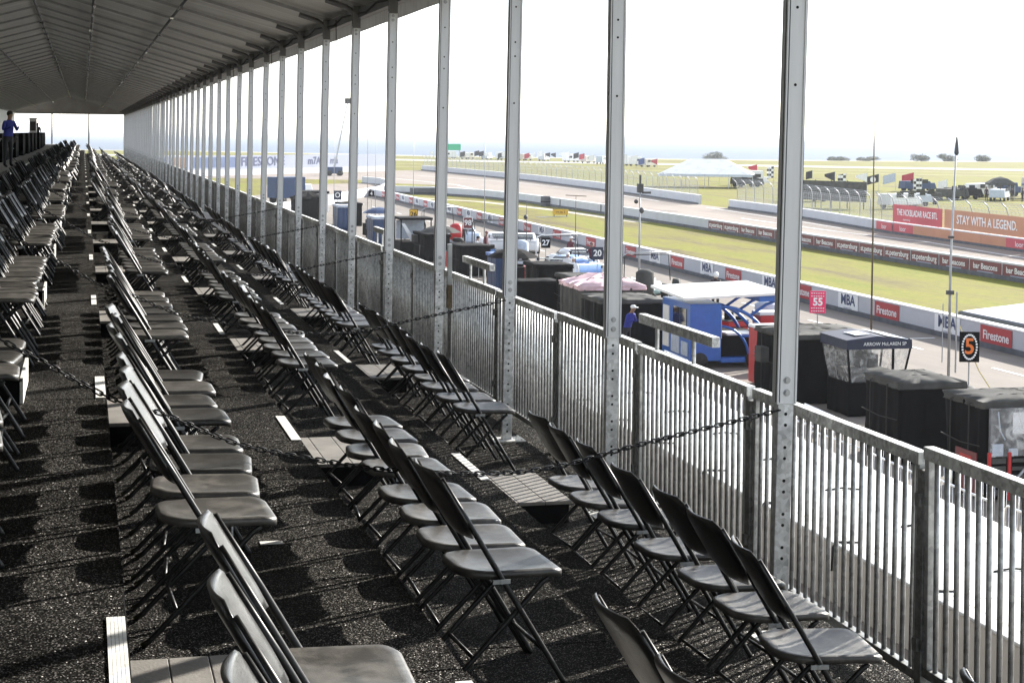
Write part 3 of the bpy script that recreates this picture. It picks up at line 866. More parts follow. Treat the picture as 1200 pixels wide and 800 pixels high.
s = MB(); s.box(-.17, .17, -.265, -.25, .12, .7); s.build('door', m_greycanvas, t, bevel=.01)
s = MB(); s.box(-.24, .24, -.27, .27, .85, .92); s.build('lid', m_frame_dark, t, bevel=.01)
for k, (y, lab) in enumerate(((46.5, 'black folding chair on the rear platform beside the standing person, nearest'), (55.0, 'black folding chair on the rear platform behind the standing person'), (68.0, 'black folding chair on the rear platform between draped tables'))):
    o = copy_tree(proto); o.location = (-2.75, y, 1.456); o.rotation_euler = (0, 0, RAD(160 + 20 * k)); tag(o, lab, 'chair', 'folding chairs on the rear platform')

# ------------------------------------------------------------------ ground, track, sea
OUT = True
def sheet(name, pts, z, m, kind='structure'):
    pts = [gx(p) for p in pts]
    s = MB(); s.add([(p[0], p[1], z) for p in pts], [tuple(range(len(pts)))])
    o = s.build(name, m, None, fix=False); return tag(o, kind=kind)
def strip(name, line, w0, w1, z, m, parent=None):
    """ribbon along a polyline between the offsets w0 and w1 (to the right-hand side)"""
    line = [gx(p) for p in line]
    s = MB(); vs = []
    for i, p in enumerate(line):
        a = Vector(line[max(0, i - 1)]); b_ = Vector(line[min(len(line) - 1, i + 1)]); d = (b_ - a).normalized(); nrm = Vector((d.y, -d.x))
        vs += [(p[0] + nrm.x * w0, p[1] + nrm.y * w0, z), (p[0] + nrm.x * w1, p[1] + nrm.y * w1, z)]
    s.add(vs, [(2 * i, 2 * i + 1, 2 * i + 3, 2 * i + 2) for i in range(len(line) - 1)])
    o = s.build(name, m, parent, fix=False)
    if parent is None: tag(o, kind='structure')
    return o
shore = [(-900, 760), (-200, 680), (40, 600), (93, 540), (119, 502), (172, 472), (231, 455), (300, 452), (420, 470), (700, 520), (1500, 700)]
s = MB(); gp = [gx(p) for p in [(-900, -300), (1500, -300)] + shore[::-1]]
s.add([(p[0], p[1], G) for p in gp], [tuple(range(len(gp)))])
tag(s.build('ground', m_grass, None, fix=False), kind='structure')
strip('shore_bank', shore, 3.0, -14.0, G + .012, m_sand)
sheet('sea', [(-26000, -400), (26000, -400), (26000, 30000), (-26000, 30000)], G - 1.6, m_sea)
# paddock and pit lane
PW = [(31.6, -40), (31.6, 20), (31.9, 43), (32.5, 75), (33.1, 107), (33.8, 139), (34.4, 165), (34.0, 176)]
W2 = [(47.6, -40), (48.0, 40), (48.5, 65), (48.7, 90), (49.2, 113), (49.2, 130), (48.6, 158), (46.9, 170), (42.8, 180.3), (37.5, 184.5)]
W3a = [(52.0, -40), (57.8, 30), (62.0, 85), (63.2, 104), (66.2, 124), (67.4, 143.5)]
W3b = [(67.6, 152), (70.7, 185), (72.8, 231), (71.5, 270), (70.0, 304)]
sheet('pit_lane', [(4, -60), (31.6, -60)] + [(p[0], p[1]) for p in PW[1:]] + [(33, 186), (28, 200), (10, 150), (4, 140)], G + .004, m_asph)
sheet('race_track', [(48.0, -60)] + [(p[0], p[1]) for p in W2[1:-3]] + [(46.9, 170), (47.5, 185), (52, 214), (46, 222), (33, 184), (20, 172), (26, 215), (44, 222), (47, 236), (14, 250), (14, 258), (50, 283), (62, 300), (70, 304)] + [(p[0], p[1]) for p in W3b[::-1]] + [(p[0], p[1]) for p in W3a[::-1]] + [(50, -60)], G + .008, m_track)
sheet('infield_grass_patch', [(39.5, 184.5), (46, 184.5), (51.5, 215), (46, 214)], G + .012, m_grass)
strip('dirt_path', [(38, 172), (44, 160), (47, 140), (48, 120)], -.6, .9, G + .012, m_sand)
strip('runway', [(-150, 588), (181, 355.3), (235.5, 317), (700, -10)], 0, -26, G + .016, m_runway)
strip('runway_edge_line', [(-150, 588), (181, 355.3), (235.5, 317), (700, -10)], 0, -2.6, G + .030, m_paint)
for off, mm in ((38, m_sand), (75, m_sand)):
    strip('worn_path', [(-100, 520 - off * 1.2), (181, 355.3 - off), (260, 300 - off), (500, 120 - off)], 0, 1.6, G + .014, mm)
strip('track_line', [(50, -30), (57, 60), (59.2, 84), (60.6, 95), (59.6, 106), (60, 125)], -.1, .18, G + .024, m_paint)
strip('track_line', [(62.3, 110), (64.2, 130), (65.4, 145)], -.1, .15, G + .024, m_paint)
strip('track_line', [(66, 160), (68.5, 190), (68, 225), (60, 262), (45, 268)], -.12, .18, G + .024, m_paint)
strip('track_line', [(47.5, 166), (52.5, 190), (55, 215), (52, 245), (40, 258)], -.15, .2, G + .024, m_paint)
# painted lines of the pit lane
s = MB()
def quad(s, x0, x1, y0, y1, z): s.add([gx(p) for p in ((x0, y0, z), (x1, y0, z), (x1, y1, z), (x0, y1, z))], [(0, 1, 2, 3)])
for k in range(-4, 24):
    y = 39.3 + 6.42 * k
    quad(s, 29.22, 29.36, y, y + 2.2, G + .014)
quad(s, 26.08, 26.24, -20, 36.9, G + .014); quad(s, 26.08, 26.24, 37.1, 38.6, G + .014)
for k in range(-3, 22):
    y = 40.8 + 7.4 * k
    quad(s, 26.08, 26.24, y, y + 5.7 if k else y + 1.0, G + .014)
for y in (48.35, 56.0, 64.0, 40.4, 32.5): quad(s, 22.0, 26.0, y - .06, y + .06, G + .014)
quad(s, 29.4, 31.5, 48.27, 48.42, G + .014)
tag(s.build('lane_marking', m_paint, None, fix=False), kind='structure')
s = MB(); rr = random.Random(21)
for q in range(14):
    x, y = rr.uniform(50, 61), rr.uniform(70, 160)
    s.add([gx((x + .9 * math.cos(a) * rr.uniform(.6, 1.2), y + 1.6 * math.sin(a) * rr.uniform(.6, 1.2), G + .022)) for a in [i * math.pi / 5 for i in range(10)]], [tuple(range(10))])
tag(s.build('track_patch', m_asph, None, fix=False), kind='structure')

# ------------------------------------------------------------------ track walls
def wall(name, label, line, h, thick=.35, base=.22, m=m_white_wall, cap=True, group=None):
    t = thing(name, label, 'wall', (line[0][0], line[0][1], G), 0, group); line = [gx(p) for p in line]; o0 = Vector((line[0][0], line[0][1]))
    def rib(w0, w1, z0, z1):
        s = MB(); vs = []
        for i, p in enumerate(line):
            a = Vector(line[max(0, i - 1)]); b_ = Vector(line[min(len(line) - 1, i + 1)]); d = (b_ - a).normalized(); nr = Vector((d.y, -d.x)); q = Vector(p) - o0
            for w, z in ((w0, z0), (w0, z1), (w1, z1), (w1, z0)): vs.append((q.x + nr.x * w, q.y + nr.y * w, z))
        n = len(line); fs = []
        for i in range(n - 1):
            for j in range(4): fs.append((4 * i + j, 4 * i + (j + 1) % 4, 4 * i + 4 + (j + 1) % 4, 4 * i + 4 + j))
        fs += [(0, 1, 2, 3), (4 * n - 4, 4 * n - 1, 4 * n - 2, 4 * n - 3)]
        return s.add(vs, fs)
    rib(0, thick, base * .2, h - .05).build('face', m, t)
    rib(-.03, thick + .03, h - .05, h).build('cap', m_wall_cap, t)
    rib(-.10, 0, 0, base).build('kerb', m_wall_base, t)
    return t
def on_line(line, y):
    for a, b_ in zip(line, line[1:]):
        if (a[1] - y) * (b_[1] - y) <= 0 and a[1] != b_[1]:
            t = (y - a[1]) / (b_[1] - a[1]); return a[0] + (b_[0] - a[0]) * t, math.atan2(b_[0] - a[0], b_[1] - a[1])
    return line[0][0], 0
pw = wall('pit_wall', 'long low white pit wall with red and navy lettered panels', PW, .92, base=.20)
def on_wall(t, line, y, w, z0, h, m, name='sign_panel', off=.02):
    x, a = on_line(line, y); x, y = gx((x, y)); ox, oy = gx(line[0]); w *= KY; a = math.atan(math.tan(a) * KX / KY)
    s = MB(); s.box(-.012, .0, -w / 2, w / 2, 0, h)
    o = s.build(name, m, t, loc=(x - off - ox, y - oy, z0)); o.rotation_euler = (0, 0, -a); return o
def letter(pan, body, size, m, z, yo=0, sx=1, bold=.0, name='lettering', dx=-.018):
    return text(name, body, size, m, pan, (dx, yo, z), FACE_W, sx=sx, bold=bold)
for k in range(-3, 17):
    yF = 45.05 + 7.72 * k; yM = 48.25 + 7.8 * k
    if 0 < yF < 170:
        p = on_wall(pw, PW, yF, 1.95, .17, .66, m_red); letter(p, 'Firestone', .46, m_whitetxt, .31, sx=1.08, bold=.008)
    if 0 < yM < 168:
        p = on_wall(pw, PW, yM, 1.75, .16, .70, m_wall_cap)
        letter(p, 'MBA', .62, m_navytxt, .42, sx=1.18, bold=.018); letter(p, 'st.petersburg', .12, m_greytxt, .085, sx=1.3)
w2 = wall('inner_track_wall', 'white concrete wall between the infield grass and the race track', W2, 1.0, base=.25)
y = 20.0; k = 0
while y < 108:
    w = 3.1; st = (k % 9) < 4 if y > 60 else False
    p = on_wall(w2, W2, y, w - .12, .22, .66, m_maroon)
    letter(p, 'st.petersburg' if st else 'bar Beacons', .50 if st else .46, m_whitetxt, .34, sx=1.17 if st else 1.19, bold=.008)
    s = MB(); s.box(-.016, -.013, -.9, .9, .02, .09); s.build('small_print', m_greytxt, p)
    y += w; k += 1
for yy in (134, 146, 160):
    on_wall(w2, W2, yy, .25, .0, .95, m_wall_base, 'drain_slot')
w3 = wall('outer_track_wall', 'white concrete outer track wall with red sponsor panels, nearer length', W3a, .95, base=.2)
w4 = wall('outer_track_wall', 'plain white concrete outer track wall running away past the gap', W3b, 1.1, base=.2)
y = 24.0; k = 0
while y < 103.5:
    w = 3.3
    orange = 85.5 < y < 98.3
    p = on_wall(w3, W3a, y + w / 2, w, .06, .80, m_orangeban if orange else m_redban)
    letter(p, 'loor', .55, m_whitetxt if not orange else m_orangeban, .42, sx=1.3)
    y += w; k += 1

# catch fence on top of the outer wall
def catch_fence(label, line, y0, y1, stepy, h=3.3):
    t = thing('catch_fence', label, 'fence', (line[0][0], line[0][1], G)); y0 = gx((on_line(line, y0)[0], y0))[1]; y1 = gx((on_line(line, y1)[0], y1))[1]; line = [gx(q) for q in line]; ox, oy = line[0]; stepy *= KY
    p = MB(); wv = MB(); y = y0; prev = None; prof = [(.25, .9), (.25, 2.4), (.10, 2.9), (-.35, h)]
    ys = []
    while y <= y1: ys.append(y); y += stepy
    for y in ys:
        x = on_line(line, y)[0] - ox
        MB().tube([(x + q[0], y - oy, q[1]) for q in prof], .045, 6).build('fence_post', m_wire, t, True)
    for i in range(len(ys) - 1):
        xa, xb = on_line(line, ys[i])[0] - ox, on_line(line, ys[i + 1])[0] - ox
        for q in range(9):
            u = q / 8; k = u * 3; j = min(2, int(k)); f = k - j
            qa = (prof[j][0] + (prof[j + 1][0] - prof[j][0]) * f, prof[j][1] + (prof[j + 1][1] - prof[j][1]) * f)
            wv.tube([(xa + qa[0], ys[i] - oy, qa[1]), (xb + qa[0], ys[i + 1] - oy, qa[1])], .011, 3, False)
        for q in range(1, 5):
            f = q / 5; x = xa + (xb - xa) * f; yy = ys[i] + (ys[i + 1] - ys[i]) * f - oy
            wv.tube([(x + r_[0], yy, r_[1]) for r_ in prof], .009, 3, False)
    wv.build('wire_mesh', m_wire, t)
    sv = MB(); nl = len(ys)
    sv.grid(lambda u, v: ((on_line(line, ys[min(nl - 1, int(round(u * (nl - 1))))])[0] - ox) + .252, ys[min(nl - 1, int(round(u * (nl - 1))))] - oy, .92 + v * 1.75), nl - 1, 1)
    sv.build('chain_link', m_veil, t, fix=False)
    return t
cf = catch_fence('tall wire catch fence with curved posts behind the sponsor banners', W3a, 44, 142, 2.4)
catch_fence('tall wire catch fence along the far length of outer wall', W3b, 153, 303, 3.0)
def banner(y0, y1, m, body, size, sx, small=None, yo=0):
    yc = (y0 + y1) / 2; x, a = on_line(W3a, yc); x, yc = gx((x, yc)); hl = (y1 - y0) / 2 * KY; sx *= KY; yo *= KY
    t = cf; ox, oy = gx(W3a[0])
    s = MB(); s.box(-.01, .01, -hl, hl, 0, 1.42)
    o = s.build('banner', m, t, loc=(x + .12 - ox, yc - oy, .98)); o.rotation_euler = (0, 0, -a)
    if body: text('lettering', body, size, m_whitetxt, o, (-.02, yo, .80 if small else .72), FACE_W, sx=sx, bold=.012)
    if small: text('lettering', small, .22, m_whitetxt, o, (-.02, (y1 - y0) * .24, .26), FACE_W, sx=1.2)
banner(95.6, 103.6, m_redban, 'THE NCKBLADAR RACE BTL', .70, .74, 'st.petersburg')
banner(83.6, 95.5, m_orangeban, 'STAY WITH A LEGEND.', .92, .86)
banner(72.0, 83.5, m_redban, '100', 1.2, 1.0, yo=2.9)
banner(60.0, 71.9, m_redban, None, 1, 1)

# gap end of far wall, barrels etc on the inner wall
for (x, y, z, lab) in ((42.2, 181.0, .55, 'black tyre block against the bend of the inner track wall'), (49.0, 150.8, .55, 'dark round marker drum beside the inner track wall')):
    t = thing('tyre_block', lab, 'tyre block', (x - .6, y - 1.2, G))
    s = MB(); s.box(-1.6, 1.6, -.5, .5, .0, z * 1.6) if y > 160 else s.cyl((0, 0, 0), .55, 1.1, 14)
    s.build('body', m_wall_base, t, bevel=.05)
    s = MB(); s.box(-1.5, 1.5, -.53, -.5, .15, .25) if y > 160 else s.cyl((0, 0, .45), .57, .1, 14)
    s.build('band', m_black, t)
# white curved wall at the pit exit
wall('pit_exit_wall', 'bright white curved wall round the grass at the pit exit', [(12, 128), (22, 146), (29.5, 166), (36.6, 183), (42, 203), (43.5, 217), (42, 224)], 1.0, base=.05)

# far banner wall behind the field
t = thing('banner_wall', 'long pale sponsor wall across the far field with navy lettering', 'wall', (14.45, 251.4, G))
dv = Vector(gx((61.0 - 14.45, 296.1 - 251.4))); ang = math.atan2(dv.y, dv.x)
t.rotation_euler = (0, 0, ang); Lw = dv.length
s = MB(); s.box(-14, Lw, 0, .4, 1.15, 3.6); s.build('panel', m_bannergrey, t)
s = MB(); s.box(-14, Lw, -.15, .5, 0, 1.12); s.build('footing_wall', m_white_wall, t)
xs = 0
for x0, x1, m_ in ((-8, -5, m_rustpanel), (-4, -1.2, m_darkpanel), (0, 4.2, m_rustpanel), (5.2, 11, m_darkpanel), (11.2, 19.5, m_darkpanel)):
    s = MB(); s.box(x0, x1, -.04, -.01, 1.5, 3.3); s.build('dark_panel', m_, t)
text('lettering', 'FIRESTONE', 2.3, m_navytxt, t, (27.6, -.05, 2.4), FACE_S, sx=1.25, bold=.03)
text('lettering', 'm7A', 2.0, m_navytxt, t, (45.2, -.05, 2.4), FACE_S, sx=1.2, bold=.03)
text('lettering', 'rria', 1.8, m_navytxt, t, (52.5, -.05, 2.4), FACE_S, sx=1.1, bold=.03)

# ------------------------------------------------------------------ white low units and steel barriers just below the stand
for k in range(-1, 22):
    y = 12.6 + 2.62 * k   # grid
    t = thing('white_floor_unit', 'white flat-topped modular block with beige side below the railing', 'block', (11.8, y, G), 0, 'white modular blocks in a row below the stand')
    s = MB(); s.box(.02, 3.4, .0, 3.03, 0, .96); s.build('side', m_beige, t, bevel=.02)
    s = MB(); s.box(0, 3.44, -.005, 3.045, .965, 1.02); s.build('top', m_floorwhite, t, bevel=.015)
    s = MB(); s.box(1.70, 1.72, .0, 3.03, 1.0205, 1.0225); s.box(.3, .34, .1, 2.9, 1.0205, 1.024); s.build('joint', m_beige, t)
    s = MB(); s.tube([(-.02, .55, .55), (-.03, .5, .95), (.02, .45, 1.045), (.45, .40, 1.03)], .02, 6)
    s.tube([(1.6, 1.3, 1.03), (1.95, 1.36, 1.05), (2.3, 1.25, 1.03)], .018, 6); s.build('strap', m_strap, t, True)
def make_barrier():
    t = empty('crowd_barrier')
    s = MB(); pts = [(0, -1.2, .1), (0, -1.2, 1.0), (0, -1.1, 1.1), (0, 1.1, 1.1), (0, 1.2, 1.0), (0, 1.2, .1)]
    s.tube(pts, .022, 8); s.tube([(0, -1.2, .22), (0, 1.2, .22)], .016, 6); s.build('frame', m_steel, t, True)
    s = MB()
    for i in range(15): s.tube([(0, -1.05 + .15 * i, .22), (0, -1.05 + .15 * i, 1.1)], .008, 5)
    s.build('bars', m_steel, t, True)
    for y in (-.75, .75):
        s = MB(); s.tube([(-.28, y, .02), (0, y, .12), (.28, y, .02)], .016, 6); s.build('foot', m_steel, t, True)
    return t
cb = make_barrier(); first = True; rr = random.Random(4)
for row_, x in ((0, 15.75), (1, 16.9)):
    for k in range(0, 15):
        o = cb if first else copy_tree(cb); first = False
        o.location = gx((x + rr.uniform(-.12, .12), 12.0 + 2.25 * k + row_ * .8, G + .004)); o.rotation_euler = (0, 0, RAD(rr.uniform(-4, 4)))
        tag(o, 'steel crowd barrier with hooped ends standing behind the white blocks', 'barrier', 'steel crowd barriers behind the white blocks')

# ------------------------------------------------------------------ pit equipment
def cloth_box(s, x0, x1, y0, y1, z0, z1, wob=.03, ridge=0.0, taper=0.0, seed=0, n=18, mi=0):
    o_ = []
    for (a, b_) in (((x0, y0), (x1, y0)), ((x1, y0), (x1, y1)), ((x1, y1), (x0, y1)), ((x0, y1), (x0, y0))):
        for i in range(n): o_.append((a[0] + (b_[0] - a[0]) * i / n, a[1] + (b_[1] - a[1]) * i / n))
    cx, cy = (x0 + x1) / 2, (y0 + y1) / 2; rings = []
    for q, (f, k) in enumerate(((0, 1), (.2, .95), (.4, .85), (.6, .7), (.8, .5), (.95, .25), (1, .12))):
        r_ = []
        for i, p in enumerate(o_):
            wv = wob * k * (1.3 * noise.noise(Vector((p[0] * 3.2 + seed, p[1] * 3.2, f * 1.1))) + .9 * noise.noise(Vector((p[0] * 9 + seed, p[1] * 9, f * .8 + 3))))
            sc_ = 1 - taper * (1 - f) + wv
            top = ridge * .35 * noise.noise(Vector((p[0] * 2 + seed, p[1] * 2, 5))) if f == 1 else 0
            r_.append((cx + (p[0] - cx) * sc_, cy + (p[1] - cy) * sc_, z0 + (z1 - z0) * f + top))
        rings.append(r_)
    for sc_, dz in ((.72, .45), (.4, .8), (.05, 1.0)):
        rings.append([(cx + (p[0] - cx) * sc_, cy + (p[1] - cy) * sc_, z1 + ridge * dz + ridge * .3 * noise.noise(Vector((p[0] * 2 + seed, p[1] * 2, sc_ * 3)))) for p in o_])
    s.loop(rings, True, mi)
    return s
def covered_cart(x0, x1, y0, y1, h, label, roofm=m_greycanvas, sidem=m_black, ridge=.12, extra=None):
    cx, cy = (x0 + x1) / 2, (y0 + y1) / 2; w, d = (x1 - x0) / 2, (y1 - y0) / 2
    t = thing('covered_pit_cart', label, 'pit cart', (cx, cy, G + .004), 0, 'draped pit carts beside the pit lane')
    s = MB(); cloth_box(s, -w, w, -d, d, .02, h - .05, .085, .0, -.02, cx); s.build('side_cover', sidem, t, True)
    s = MB(); cloth_box(s, -w - .05, w + .05, -d - .05, d + .05, h - .16, h, .05, ridge, 0, cx + 3); s.build('roof_cover', roofm, t, True)
    s = MB()
    for f in (-.45, .5):
        s.tube([(-w - .09, d * f, .1), (-w - .09, d * f, h - .1), (-w * .5, d * f, h + ridge * .75), (w * .6, d * f, h + ridge * .7), (w + .08, d * f, h - .1)], .016, 4)
    s.tube([(-w - .085, -d, h * .55), (-w - .09, 0, h * .53), (-w - .085, d, h * .56)], .012, 4)
    s.build('tie_strap', m_strap, t)
    if extra: extra(t, w, d, h)
    return t
def arm_extra(t, w, d, h):
    s = MB(); s.tube([(-w - .06, -d * .2, .35), (-w - .3, -d * .9, 1.0)], .03, 6); s.build('support_arm', m_pole, t)
    s = MB(); s.box(-w - .32, -w - .05, d * .1, d * .5, 1.05, 1.5); s.build('monitor', m_greycanvas, t, bevel=.02)
    s = MB(); s.tube([(-w - .2, d * .5, 1.3), (-w - .1, d * .9, 1.25)], .03, 6); s.build('monitor_arm', m_clip, t)
# canopy stand with clear sides and lettered navy valance
t = thing('clear_sided_pit_stand', 'black pit stand with clear vinyl sides and a navy lettered valance', 'pit stand', (20.95, 35.55, G + .004))
s = MB(); cloth_box(s, -.80, .86, -.72, .75, .02, .95, .05, .04, 0, 2); s.build('base_cover', m_black, t, True)
s = MB()
def vin(a, b_, z0, z1, ta, tb):
    def f(u, v):
        x = (a[0] + (b_[0] - a[0]) * u) * (tb + (ta - tb) * v); y = (a[1] + (b_[1] - a[1]) * u) * (tb + (ta - tb) * v)
        return (x, y, z0 + (z1 - z0) * v + .0)
    s.grid(f, 10, 8)
c4 = [(-.95, -.85), (.95, -.85), (.95, .85), (-.95, .85)]
for i in range(4): vin(c4[i], c4[(i + 1) % 4], .9, 1.90, 1.0, .82)
s.build('clear_side', m_vinyl, t, True, fix=False)
for p in c4: MB().tube([(p[0] * .82, p[1] * .82, .9), (p[0], p[1], 1.95)], .03, 6).build('post', m_black, t)
MB().box(.39, .45, -.86, -.82, .95, 1.92).build('post', m_black, t)
s = MB()
for i in range(4):
    a, b_ = c4[i], c4[(i + 1) % 4]
    s.add([(a[0] * 1.03, a[1] * 1.03, 1.88), (b_[0] * 1.03, b_[1] * 1.03, 1.88), (b_[0] * 1.02, b_[1] * 1.02, 2.14), (a[0] * 1.02, a[1] * 1.02, 2.14)], [(0, 1, 2, 3)])
s.build('valance', m_navy, t)
text('lettering', 'ARROW McLAREN SP', .135, m_whitetxt, t, (.15, -.895, 2.02), FACE_S, sx=1.0, ext=.003)
s = MB(); s.add([(-1, -.89, 2.14), (1, -.89, 2.08), (1, .9, 2.10), (-1, .9, 2.16), (-.02, -.85, 2.24), (-.02, .88, 2.26)], [(0, 4, 5, 3), (4, 1, 2, 5), (0, 1, 4), (3, 5, 2)])
s.build('roof', m_navy, t)
s = MB(); s.add([(-.55, -.5, 2.225), (-.12, -.5, 2.25), (-.12, .3, 2.26), (-.55, .3, 2.235)], [(0, 1, 2, 3)]); s.add([(.25, -.8, 2.235), (.95, -.8, 2.12), (.95, .8, 2.14), (.25, .8, 2.25)], [(0, 1, 2, 3)])
s.build('roof_emblem', m_flaggrey, t)
s = MB(); s.box(-.6, .6, -.5, .5, .95, 1.25); s.box(-.2, .0, -.1, .3, 1.25, 1.7); s.box(.2, .5, .2, .6, .96, 1.6); s.build('console', m_greycanvas, t, bevel=.03)
covered_cart(19.35, 21.9, 36.75, 39.2, 2.02, 'black draped pit cart with grey pitched top beside the clear-sided stand', extra=arm_extra)
covered_cart(18.35, 20.0, 29.35, 31.2, 1.93, 'black draped pit cart with wavy top between the clear-sided stand and the red-trimmed one', ridge=.14)
covered_cart(20.1, 21.0, 29.5, 31.4, 1.45, 'low black draped box right of the wavy-topped cart', m_black, m_black, .02)
def red_extra(t, w, d, h):
    e = d + .16
    s = MB(); s.box(-w * .96, w * .95, -e + .02, -e + .03, .95, h - .12); s.build('window_backing', m_screenview, t)
    s = MB(); s.box(-w + .60, -w + 1.15, -e + .004, -e + .014, 1.42, h - .22); s.build('white_screen', m_flagwhite, t)
    s = MB(); s.box(-w + .12, -w + .38, -e - .02, -e + .01, .96, 1.22); s.box(-w + .5, -w + .72, -e - .03, -e + .01, .96, 1.12); s.box(-w + .95, -w + 1.1, -e - .02, -e + .01, .96, 1.4); s.tube([(-w + .25, -e, 1.9), (-w + .3, -e, 1.5), (-w + .42, -e, 1.3)], .02, 5); s.build('equipment', m_flaggrey, t, bevel=.02)
    s = MB(); s.grid(lambda u, v: (-w * .96 + u * w * 1.91, -e - .05 - .03 * math.sin(u * 13) * (1 - v), .95 + (h - 1.07) * v), 14, 8); s.build('clear_side', m_vinyl, t, True, fix=False)
    for x in (.03, .50): MB().box(-w + x - .035, -w + x + .035, -e - .08, -e - .03, .03, 1.05).build('red_post', m_redp, t)
    s = MB()
    for q in range(5): s.box(-w + .1, -w + .44, -e - .04, -e + .01, .12 + .17 * q, .24 + .17 * q); s.box(-w + .58, -w + 1.4, -e - .04, -e + .01, .14 + .17 * q, .22 + .17 * q)
    s.build('rack', m_greycanvas, t, bevel=.01)
    s = MB(); s.box(-w - .14, -w - .11, -d * .95, d * .1, .12, 1.0); s.build('red_edge_panel', m_maroon, t)
    s = MB(); s.box(-w - .155, -w - .14, -d * .75, -d * .15, .70, .90); s.build('red_label', m_redp, t)
    s = MB(); s.tube([(-w + .55, -e - .1, .1), (-w + .6, -e - .12, .45), (-w + 1.0, -e - .1, .85)], .03, 6); s.build('support_arm', m_pole, t)
covered_cart(18.27, 20.85, 25.95, 27.63, 2.1, 'black pit cart with clear side window and red posts, nearest of the carts', extra=red_extra, ridge=.10)
# blue kiosk trailer
t = thing('blue_trailer', 'blue pit trailer with white roof and curved arch frame over a dark open end', 'trailer', (19.1, 43.5, G + .004))
s = MB(); s.box(.05, 1.15, .1, 2.9, .25, 2.15); s.build('body', m_blue, t, bevel=.03)
for y in (.45, 1.15): 
    s = MB(); s.box(.03, .055, y, y + .6, 1.2, 1.95); s.build('window', m_glass, t)
s = MB(); s.box(.02, .05, 2.15, 2.75, .5, 1.9); s.build('poster', m_whiteroof, t)
s = MB(); s.box(.02, .05, .3, .9, .4, .85); s.box(.02, .05, 1.1, 1.9, .4, 1.0); s.build('poster', m_flaggrey, t)
s = MB(); s.box(1.151, 1.17, .12, 1.5, 1.0, 1.9); s.build('pink_screen', m_pinkcloth, t)
s = MB(); s.box(1.16, 3.0, .15, 2.7, .18, .34); s.build('skirt', m_blue, t, bevel=.02)
s = MB(); s.box(1.2, 2.9, .5, 2.6, .34, 1.05); s.build('interior', m_black, t)
s = MB(); s.box(1.5, 2.5, .45, 1.2, 1.05, 1.12); s.build('counter', m_white, t)
for y in (.16, 1.4, 2.65):
    s = MB()
    s.tube([(1.1 + 1.85 * math.sin(q * math.pi / 20), y, .3 + 1.75 * math.cos(q * math.pi / 20)) for q in range(11)], .06, 6)
    if y < .2:
        s.tube([(1.1 + 1.05 * math.sin(q * math.pi / 20), y, .3 + 1.1 * math.cos(q * math.pi / 20)) for q in range(11)], .045, 6)
        s.tube([(1.9, y, 1.06), (2.75, y, 1.06)], .045, 6)
    s.tube([(2.2, y, 1.75), (2.75, y, 2.1), (3.05, y, 2.2)], .05, 6)
    s.build('arch_rib', m_blue, t, True)
s = MB(); s.add([(-.25, -.2, 2.30), (3.3, -.2, 2.45), (3.3, 3.3, 2.55), (-.25, 3.3, 2.42), (-.25, -.2, 2.38), (3.3, -.2, 2.53), (3.3, 3.3, 2.63), (-.25, 3.3, 2.50)],
      [(3, 2, 1, 0), (4, 5, 6, 7), (0, 1, 5, 4), (1, 2, 6, 5), (2, 3, 7, 6), (3, 0, 4, 7)]); s.build('roof', m_whiteroof, t)
s = MB(); s.box(2.4, 3.2, -.1, 3.2, 2.22, 2.42); s.build('roof_edge_box', m_blue, t)
for x in (.4, 2.3):
    s = MB(); s.cyl((x, .06, .27), .27, .16, 16, 'y'); s.build('wheel', m_tyre, t, True)
# black stack right of the trailer with red cases
t = thing('tyre_stack', 'black wheel stack with white lettering right of the blue trailer', 'tyre stack', (22.6, 43.0, G + .004))
s = MB()
for k in range(5): s.tube([(.33 * math.cos(a), .33 * math.sin(a), .16 + .3 * k) for a in [i * math.pi / 8 for i in range(16)]], .15, 8, closed=True)
s.build('tyres', m_tyre, t, True)
s = MB(); s.box(-.4, .4, -.46, -.44, 1.15, 1.4); s.build('label_plate', m_white, t)
t = thing('equipment_case', 'red equipment case with white lid behind the tyre stack', 'case', (22.5, 44.6, G + .004))
s = MB(); s.box(-.45, .45, -.35, .35, .05, 1.6); s.build('body', m_redp, t, bevel=.03)
s = MB(); s.box(-.47, .47, -.37, .37, 1.605, 1.72); s.build('lid', m_white, t, bevel=.02)
t = thing('equipment_case', 'red equipment case left of the black pit cart with pitched top', 'case', (20.4, 40.4, G + .004))
s = MB(); s.box(-.5, .5, -.4, .4, .05, 1.75); s.build('body', m_redp, t, bevel=.03)
s = MB(); s.box(-.52, .52, -.42, .42, 1.755, 1.85); s.build('lid', m_white, t, bevel=.02)
covered_cart(17.6, 19.9, 47.6, 50.0, 1.85, 'dark grey covered cart just left of the blue trailer', m_greycanvas, m_black, .1)
covered_cart(17.9, 20.4, 50.6, 53.6, 2.0, 'round covered cart with a pink and white top', m_pinkcloth, m_greycanvas, .35)
covered_cart(18.9, 20.2, 54.5, 57.0, 1.95, 'black cabinet cart behind the pink-topped one', m_greycanvas, m_black, .03)
covered_cart(17.4, 19.2, 57.2, 58.8, 1.55, 'low black cabinet with a lamp arm', m_black, m_black, .03, arm_extra)
covered_cart(19.2, 20.8, 60.2, 62.4, 1.95, 'tall black cabinet in front of the white race cars', m_black, m_black, .03)
covered_cart(18.9, 19.9, 65.9, 67.8, 1.95, 'dark cart with a blue awning beside the tall black cabinets', m_blue, m_bluebox, .05)
covered_cart(19.5, 21.2, 75.0, 77.6, 1.65, 'wide black cabinet below the silver race car', m_black, m_black, .03)
covered_cart(19.7, 21.2, 84.0, 87.8, 1.65, 'black cabinet under the yellow number board', m_black, m_black, .03, arm_extra)
covered_cart(18.9, 20.3, 96.3, 99.0, 2.0, 'dark blue equipment box, nearer of the two', m_flaggrey, m_bluebox, .02)
